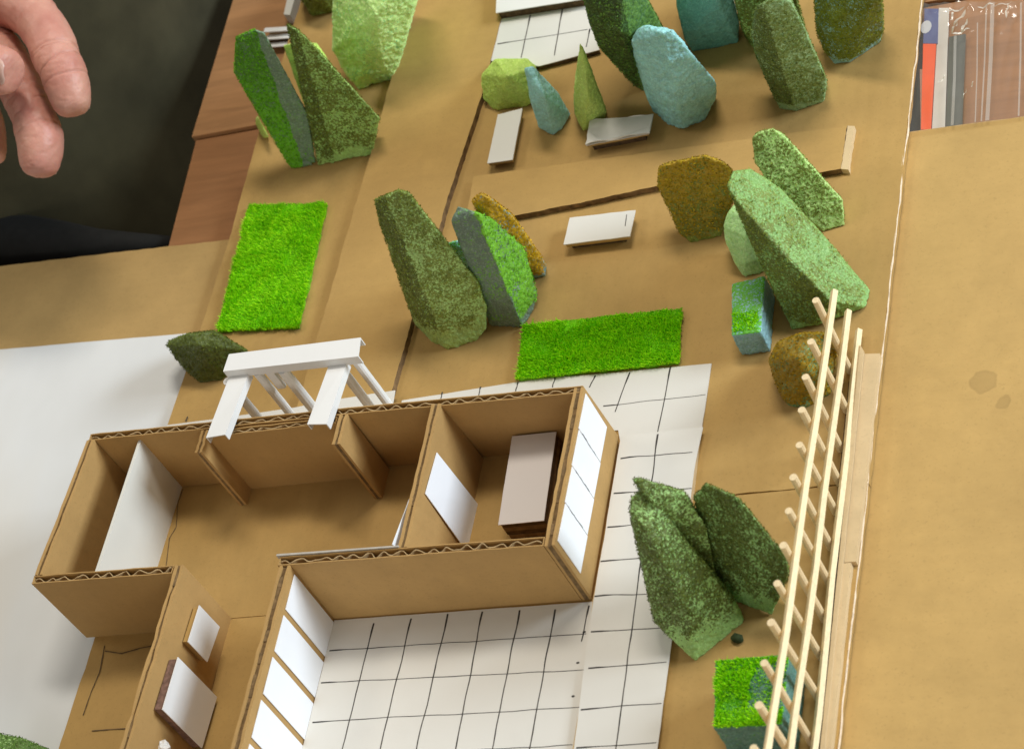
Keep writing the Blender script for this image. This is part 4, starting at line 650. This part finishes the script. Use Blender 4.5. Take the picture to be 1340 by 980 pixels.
def blades(parent, q, z, n, hmin, hmax, mat, keep=lambda x, y: True, seed=1, wd=.32):
    rnd = random.Random(seed); vs = []; fs = []; a, b, c, d = [Vector(p[:2]) for p in q]
    while len(fs) < n:
        s_, t_ = rnd.random(), rnd.random(); p = a.lerp(b, s_).lerp(d.lerp(c, s_), t_)
        p = p+Vector((.7*noise.noise(Vector((p.y*.18, p.x*.05, seed))), .7*noise.noise(Vector((p.x*.18, p.y*.05, seed+2)))))
        if not keep(p.x, p.y): 
            if rnd.random() < .97: continue
        h = rnd.uniform(hmin, hmax)*(.95+.9*noise.noise(Vector((p.x*.10, p.y*.10, seed)))); th = rnd.uniform(0, 6.283); le = rnd.uniform(.2, 1.0)*h
        ph = rnd.gauss(5.0, 1.1)+2.2*noise.noise(Vector((p.x*.05, p.y*.05, seed+3))); zz = z(p.x, p.y) if callable(z) else z; k = len(vs)
        dx, dy = wd*math.cos(th), wd*math.sin(th)
        vs += [(p.x-dx, p.y-dy, zz-.3), (p.x+dx, p.y+dy, zz-.3), (p.x+le*math.cos(ph), p.y+le*math.sin(ph), zz+h)]; fs.append((k,k+1,k+2))
    o = part('pile', vs, fs, mat, parent); o['kind'] = 'stuff'; return o
def grass_mat_material():
    t = NT('grass_pile'); g = t.new('ShaderNodeNewGeometry'); k = t.mix(g.outputs['Random Per Island'], (0.26,0.76,0.005), (0.60,1.0,0.012))
    k = t.mix(t.val(t.noise(90, 4, .6), .42, .66, 0, .4), k, (0.22,0.62,0.005)); k = t.mix(t.val(t.noise(40, 3, .6, t.mapping((1,1,1), loc=(4,2,0))), .5, .7, 0, .5), k, (0.60,1.0,0.02))
    return t.out(k, .7, None, .15)
M_grass = grass_mat_material(); M_mat = plain('grass_backing', (0.16, 0.50, 0.004), .85, 300, .4, .8, .001)
ob, q, h = foam_box('R5', 'small blue foam block with a bright green flocked top, left of the fence end', (0.26,0.48,0.52), BRT, (0.14,0.44,0.03), .7, False)
blades(ob, [(107.9, 7.6, 14.0), (118.9, 6.7, 14.0), (120.0, -3.3, 14.0), (108.5, -3.2, 14.0)], h, 900, .5, 1.5, M_grass, seed=5)
ob, q, h = foam_box('B3', 'bluish grey foam block with a bright green grassy top, beside the fence at the bottom', (0.09,0.22,0.18), BRT, (0.10,0.36,0.05), .8, True)
blades(ob, inset(q, .97), h, 6500, .6, 1.8, M_grass, keep=lambda x, y: not in_teal(x, y) or (x*7.31+y*3.17) % 1 < .22, seed=6)

# ------------------------------------------------------------------ grass mats
def grass_mat(label, px, n, seed):
    q = [(p[0], p[1]) for p in px]
    t = thing('grass_mat', label, 'grass mat', (*inset(q, 0)[0], 0), 'bright green grass mats')
    MB().prism(rag(q, 2.0, 1.3, seed), .06, 2.0).make('mat_backing', M_mat, t)
    qq = inset(q, 1.025)
    blades(t, [qq[0], qq[1], qq[2], qq[3]], 1.9, n, .9, 2.3, M_grass, seed=seed)
    return t
grass_mat('upright bright green grass mat on the left of the path strip, near the pergola', [(-166.3, 48.9, 2.0), (-120.0, 44.1, 2.0), (-124.1, 122.9, 2.0), (-170.9, 129.7, 2.0)], 26000, 71)
grass_mat('wide bright green grass mat lying behind the house, against the tiled strip', [(4.7, -4.7, 2.0), (79.9, -6.1, 2.0), (77.3, 23.6, 2.0), (2.1, 25.8, 2.0)], 24000, 73)
o = MB().tube([(120.6, -144.6, 0.6), (122.0, -144.7, 1.2), (124.0, -145.5, 1.2), (125.1, -146.2, 0.6)], [1.0,2.0,2.0,.6], 8).make('flock_crumb', plain('crumb', (0.04,0.06,0.02), .9, 500, .5, .8), smooth=True); tag(o, 'tiny dark green crumb of flock on the board above the grassy block', 'crumb')

# ------------------------------------------------------------------ paper scraps at the back left
st_ = thing('paper_steps', 'three small white paper steps on the table behind the leaning green slab', 'paper', (-185, 275, -6))
for (a, b, z) in (((-196.2, 258.9, 3.0), (-180.0, 256.1, 3.0), 4), ((-195.5, 256.0, 1.0), (-180.9, 253.6, 1.0), 1), ((-194.4, 252.8, -2.0), (-182.3, 251.1, -2.0), -2)):
    m = MB(); d = Vector((0, 4.2, 0)); a_ = Vector(a); b_ = Vector(b); lo = -6.4
    m.hexa([(a[0],a[1]-.0,z-.6),(b[0],b[1],z-.6),(b[0],b[1]+3.2,z-.6),(a[0],a[1]+3.2,z-.6)], [(a[0],a[1],z),(b[0],b[1],z),(b[0],b[1]+3.2,z),(a[0],a[1]+3.2,z)]); m.make('step', M_paper, st_)
p0 = (-197.8, 257.6, -6.0); p1 = (-185.7, 255.8, -6.0); MB().hexa([(p0[0],p0[1]+1,-6.4),(p1[0],p1[1]+1,-6.4),(p1[0],p1[1]+9,-6.4),(p0[0],p0[1]+9,-6.4)], [(p0[0],p0[1]+1,-2.7),(p1[0],p1[1]+1,-2.7),(p1[0],p1[1]+9,-2.7),(p0[0],p0[1]+9,-2.7)]).make('riser', M_hollow, st_)
q = [(-189.0, 273.8, -6.0), (-184.7, 272.1, -6.0), (-185.0, 286.6, -6.0), (-195.0, 331.2, -6.0), (-198.7, 332.2, -6.0), (-190.7, 291.7, -6.0)]
o = MB().prism([(p[0],p[1]) for p in q], -6.3, 1.0).make('paper_strip', M_card); tag(o, 'narrow grey white strip of card along the board edge at the top left', 'paper')

# ------------------------------------------------------------------ things in the clear bag, top right
M_or = plain('orange_card', (0.86, 0.10, 0.012), .5, 100, .05, 0); M_bl = plain('blue_print', (0.09, 0.115, 0.28), .5, 100, .08, 0); M_gy = plain('grey_card', (0.62, 0.58, 0.52), .5, 80, .06, 0)
M_dg = plain('dark_card', (0.10, 0.105, 0.09), .5, 60, .15, 0); M_pk = plain('pink_card', (0.50, 0.28, 0.20), .5, 60, .1, 0)
def slip(name, label, px, z, mat, cat='card', th=.8):
    o = MB().prism([(p[0],p[1]) for p in px], z, z+th).make(name, mat); tag(o, label, cat); return o
oc = thing('printed_card', 'orange and blue printed card inside the clear bag by the board edge', 'card', (176.5, 148.9, -6.0))
MB().prism([(174.1, 168.9, -5.0)[:2], (176.5, 115.0, -5.0)[:2], (181.0, 114.1, -5.0)[:2], (180.2, 167.4, -5.0)[:2]], -5.8, -4.9).make('orange_field', M_or, oc)
MB().prism([(174.1, 169.2, -5.0)[:2], (180.9, 167.5, -5.0)[:2], (179.9, 190.3, -5.0)[:2], (173.3, 192.0, -5.0)[:2]], -5.8, -4.9).make('blue_field', M_bl, oc)
c = (174.8, 179.6, -5.0); MB().prism([(c[0]+2.6*math.cos(k*.524), c[1]+4.2*math.sin(k*.524)) for k in range(12)], -4.88, -4.8).make('round_emblem', plain('emblem', (0.55,0.58,0.62), .5, 50, .05, 0), oc)
slip('card_strip', 'pinkish strip left of the orange card in the clear bag', [(176.2, 115.1, -6.0), (178.3, 114.6, -6.0), (174.8, 153.2, -6.0), (173.4, 153.5, -6.0)], -6.3, M_pk)
slip('card_strip', 'wide pale grey strip right of the orange card in the clear bag', [(181.4, 114.0, -6.0), (187.3, 112.7, -6.0), (184.7, 190.1, -6.0), (180.0, 191.3, -6.0)], -6.2, M_gy)
slip('card_strip', 'dark grey strip right of the pale grey strip in the clear bag', [(187.7, 112.6, -6.0), (194.9, 111.1, -6.0), (193.5, 171.1, -6.0), (185.8, 171.0, -6.0)], -6.2, M_dg)
slip('black_strip', 'narrow black strip between board edge and orange card', [(170.3, 114.5, -6.0), (176.3, 113.2, -6.0), (173.5, 174.0, -6.0), (171.7, 174.4, -6.0)], -6.4, M_black, 'strip')
def film_mat(name, clear, glossy_rough=.12, tint=(1,.98,.95), haze=(0.75,0.70,0.62)):
    t = NT(name); t.n.remove(t.b); tr = t.new('ShaderNodeBsdfTransparent'); tr.inputs[0].default_value = (*tint, 1)
    gl = t.new('ShaderNodeBsdfGlossy'); gl.inputs['Roughness'].default_value = glossy_rough; df = t.new('ShaderNodeBsdfDiffuse'); df.inputs[0].default_value = (*haze, 1)
    f = t.noise(45, 2); n = t.bump(f, .25, .004); t.link(n, gl.inputs['Normal'])
    a = t.new('ShaderNodeMixShader'); a.inputs[0].default_value = clear[0]; t.link(tr.outputs[0], a.inputs[1]); t.link(df.outputs[0], a.inputs[2])
    b_ = t.new('ShaderNodeMixShader'); b_.inputs[0].default_value = clear[1]; t.link(a.outputs[0], b_.inputs[1]); t.link(gl.outputs[0], b_.inputs[2])
    t.link(b_.outputs[0], t.n['Material Output'].inputs['Surface']); return t.m
bag = thing('plastic_bag', 'clear crinkled plastic bag with cards inside on the table, top right', 'bag', (198.5, 148.6, -6.0))
A, B_, C_, D_ = [Vector(p) for p in ((171.4, 111.5, -3.0), (242.5, 109.8, -3.0), (237.5, 178.5, -3.0), (171.6, 193.4, -3.0))]
vs = []; fs = []; nx, ny = 90, 60
for j in range(ny+1):
    for i in range(nx+1):
        s_, t_ = i/nx, j/ny; p = A.lerp(B_, s_).lerp(D_.lerp(C_, s_), t_); q_ = Vector((p.x*.05, p.y*.012, 2))
        cr = max(0, t_-.62)/.38
        z = -2.6+1.0*noise.noise(q_)+abs(noise.noise(Vector((p.x*.16, p.y*.02, 5))))*1.2+cr*2.2*abs(noise.noise(Vector((p.x*.14, p.y*.12, 8))))+cr*1.2*noise.noise(Vector((p.x*.4, p.y*.35, 3)))
        vs.append((p.x, p.y, max(-4.4, z)))
for j in range(ny):
    for i in range(nx): k = j*(nx+1)+i; fs.append((k,k+1,k+nx+2,k+nx+1))
part('film', vs, fs, film_mat('clear_film', (.09, .05)), bag, smooth=True)
M_seam = film_mat('film_seam', (.34, .14), .2)
for (a, b, wd) in (((191.5, 111.8, -2.0), (190.1, 166.9, -1.0), 1.3), ((207.0, 111.2, -2.0), (206.4, 183.5, -1.0), 1.8), ((204.4, 111.3, -2.0), (203.6, 183.2, -1.0), .7), ((220.7, 110.9, -2.0), (219.4, 180.2, -1.0), .8), ((201.7, 111.4, -2.0), (200.0, 172.3, -1.0), .6)):
    MB().ribbon([a, tuple(Vector(a).lerp(Vector(b), .5)+Vector((.4,0,.3))), b], wd).make('seam', M_seam, bag)
a0 = (185.7, 185.3, -0.5); b0 = (221.0, 176.3, -0.5); c0 = (187.1, 160.4, -0.5)
def P0(u, v): return tuple(a0[i]+(b0[i]-a0[i])*(u-1240)/100+(c0[i]-a0[i])*(v-10)/50 for i in range(3))
m = MB()
M_glint = film_mat('film_glint', (.5, .3), .3, haze=(0.92,0.88,0.74))  # pale ribbons that paint in the glints on the bag film
for (u0, v0, L, an, wd) in ((1250,14,9,.1,1.5), (1256,24,10,1.0,2.4), (1262,34,8,1.25,2.0), (1249,36,7,1.2,1.6), (1258,42,8,.25,1.4), (1246,22,6,1.4,1.2), (1290,8,7,.2,1.4), (1312,6,9,.1,1.2), (1318,14,8,1.5,1.3), (1232,104,6,.9,.7), (1262,120,5,1.3,.6), (1272,108,4,1.2,.6)):
    p = Vector(P0(u0, v0)); n_ = 7
    pts = [p+Vector((math.cos(an)*L*(k/6-.5)+.5*noise.noise(Vector((k*.8,u0,0))), math.sin(an)*L*(k/6-.5)+.5*noise.noise(Vector((k*.8,v0,5))), .8*math.sin(k*1.3+u0))) for k in range(n_)]
    m = MB(); m.ribbon(pts, [.15]+[wd*(.35+.6*abs(noise.noise(Vector((k*.9,u0*.3,2))))+.2) for k in range(n_-2)]+[.1], (.25*math.sin(u0),.2*math.cos(v0),1))
    m.make('glint', M_glint, bag)

# ------------------------------------------------------------------ the person at the left: hand over the board, dark trousers behind the table
person = thing('person', 'person in dark trousers at the left, one relaxed hand hanging over the table', 'person', (-420, 330, -750))
nodes = [  # position (mm), radius, parent
 ((-423.8, 335.0, 150.0), 30, -1), ((-343.2, 256.4, 142.0), 30, 0), ((-301.3, 212.2, 134.0), 25, 1), ((-272.4, 191.5, 126.0), 21, 2),
 ((-244.9, 175.2, 121.0), 14.5, 3), ((-229.0, 154.8, 116.0), 13.0, 4), ((-223.3, 141.6, 112.0), 12.9, 5), ((-221.1, 138.4, 111.0), 11.7, 6), ((-219.3, 135.9, 109.5), 12.4, 7), ((-216.6, 128.1, 104.0), 12.0, 8), ((-214.6, 120.1, 98.0), 10.4, 9), ((-213.6, 115.5, 95.0), 7.0, 10),          # forefinger
 ((-273.4, 169.7, 112.0), 13, 3), ((-256.6, 147.8, 104.0), 12.2, 12), ((-244.4, 128.7, 98.0), 12.0, 13), ((-241.5, 122.6, 95.0), 11.0, 14), ((-238.3, 117.6, 93.0), 12.2, 15), ((-234.9, 108.4, 89.0), 12.4, 16), ((-236.0, 97.9, 83.0), 10.6, 17), ((-236.0, 92.7, 81.0), 7.0, 18),      # middle finger
 ((-303.2, 176.4, 106.0), 12.5, 3), ((-287.5, 147.6, 96.0), 11, 20), ((-275.5, 128.3, 89.0), 10.2, 21), ((-270.8, 113.0, 82.0), 8.6, 22), ((-270.0, 109.5, 80.0), 5.5, 23),          # ring finger
 ((-308.7, 159.3, 128.0), 15, 2), ((-274.2, 137.1, 128.0), 14, 25), ((-249.8, 124.1, 128.0), 14.2, 26), ((-234.3, 118.9, 128.0), 12.8, 27), ((-228.5, 116.6, 128.0), 9.5, 28),                   # thumb
 ((-346.6, 201.9, 100.0), 11, 2), ((-329.8, 161.0, 92.0), 9.5, 30), ((-315.4, 136.4, 86.0), 8.4, 31), ((-306.8, 119.8, 82.0), 6, 32)]                              # little finger
off = origin_of(person)
me = bpy.data.meshes.new('hand'); me.from_pydata([((p[0][0]-off.x)*S, (p[0][1]-off.y)*S, (p[0][2]-off.z)*S) for p in nodes], [(i, p[2]) for i, p in enumerate(nodes) if p[2] >= 0], [])
tmp = bpy.data.objects.new('tmp_hand', me); col.objects.link(tmp)
sk = tmp.modifiers.new('skin', 'SKIN'); sk.use_smooth_shade = True; sk.branch_smoothing = .6
for i, p in enumerate(nodes):
    d_ = me.skin_vertices[0].data[i]; d_.radius = (p[1]*S, p[1]*S); d_.use_root = (i == 0)
sb = tmp.modifiers.new('sub', 'SUBSURF'); sb.levels = 4; sb.render_levels = 4
ev = tmp.evaluated_get(bpy.context.evaluated_depsgraph_get()); hm = bpy.data.meshes.new_from_object(ev); bpy.data.objects.remove(tmp)
creases = []
for (i0, i1, lines) in ((5, 7, (0, 1.7)), (7, 8, (1.5,)), (8, 9, (2.5,)), (13, 15, (-.6, 1.2)), (16, 17, (0,)), (26, 27, (-3, -1.2, 1)), (4, 5, (2,)), (12, 13, (0,))):
    a_ = Vector(nodes[i0][0])-off; b_ = Vector(nodes[i1][0])-off; m_ = (a_+b_)/2 if i1-i0 == 1 else Vector(nodes[i0+1][0])-off
    creases.append((m_, (b_-a_).normalized(), nodes[i0][1]*1.5, lines))
def groove(p):
    d = 0
    for m_, ax, r_, lines in creases:
        q = p-m_
        if q.length > r_: continue
        h = q.dot(ax)+.8*noise.noise(p*.25)
        for l in lines: d += math.exp(-((h-l)/.42)**2)*(.75 if l == lines[0] else .5)
    return d
nrms = [tuple(v.normal) for v in hm.vertices]
for v, n_ in zip(hm.vertices, nrms):
    p = v.co/S; v.co += Vector(n_)*S*(-groove(p)+.45*noise.noise(p*.10)+.2*noise.noise(p*.3)-.28*max(0, 1-abs(noise.noise(Vector((p.x*.15, p.y*.15, p.z*.45))))*7))
hm.materials.clear(); hm.materials.append(M_skin); hm.polygons.foreach_set('use_smooth', [True]*len(hm.polygons)); hm.name = 'hand'
hand = bpy.data.objects.new('hand', hm); col.objects.link(hand); hand.parent = person
def nail(center, axis, out, wd, ln):
    c = Vector(center); ax = Vector(axis).normalized(); ou = Vector(out).normalized(); ou = (ou-ax*ou.dot(ax)).normalized(); sd_ = ax.cross(ou); vs = []; fs = []
    for j in range(9):
        for i in range(9):
            a = (i/8-.5)*2; b = (j/8-.5)*2; rr = math.sqrt(max(0, 1-abs(b)**3*.75))
            p = c+ax*(b*ln/2)+sd_*(a*wd/2*rr)+ou*(.9-1.9*a*a*rr-.5*b*b); vs.append(tuple(p))
    for j in range(8):
        for i in range(8): k = j*9+i; fs.append((k,k+1,k+10,k+9))
    o = part('nail', vs, fs, M_nail, person, smooth=True); md = o.modifiers.new('t', 'SOLIDIFY'); md.thickness = .0005; return o
def V3(p): return Vector(p)
camv = Vector((413,-583,700))
def fingernail(i0, i1, side, wd, ln, f=.55, lift=1.0):
    a = V3(nodes[i0][0]); b = V3(nodes[i1][0]); ax = (b-a).normalized(); tc = (camv-b).normalized(); r_ = tc.cross(ax).normalized()*-1
    ou = (r_*side[0]+tc*side[1]).normalized(); c = a.lerp(b, f)+ou*(nodes[i1][1]*lift); nail(c, ax, ou, wd, ln)
fingernail(9, 10, (-1, -.25), 8.5, 10, .85, .72)
fingernail(17, 18, (-1, -.25), 8.5, 10, .85, .74)
fingernail(27, 28, (.1, 1), 13, 12, .6, .80)
# trousers: one tall body behind the table edge, with slanting folds
vs = []; fs = []; nu, nv = 90, 70
for j in range(nv+1):
    z = -700+j/nv*860
    for i in range(nu):
        a = 2*math.pi*i/nu; ca, sa = math.cos(a), math.sin(a)
        x = -430+178*math.copysign(abs(ca)**.55, ca); y = 450+305*math.copysign(abs(sa)**.6, sa)
        f1 = math.sin((z*.011+y*.013)+1.2*noise.noise(Vector((x*.004, y*.004, z*.004)))); f2 = noise.noise(Vector((y*.008+z*.006, z*.004-y*.004, 2)))
        d = 17*max(0, f1)**5+13*f2+3*noise.noise(Vector((y*.02, z*.012, x*.02)))
        vs.append((x+d*ca, y+d*sa, z))
for j in range(nv):
    for i in range(nu): k = j*nu; fs.append((k+i, k+(i+1)%nu, k+nu+(i+1)%nu, k+nu+i))
part('trousers', vs, fs, M_cloth, person, smooth=True)
o = MB().tube([(-379.4, 156.9, -14.0), (-351.2, 151.9, -14.0), (-323.2, 145.8, -14.0), (-298.4, 139.7, -14.0), (-275.0, 134.8, -15.0), (-250.5, 132.4, -16.0), (-229.9, 132.0, -18.0)], [16,16,15,13,10,7,4], 18).make('black_strap', M_black, smooth=True); tag(o, 'black padded strap lying behind the tan cardboard sheet at the left', 'strap')
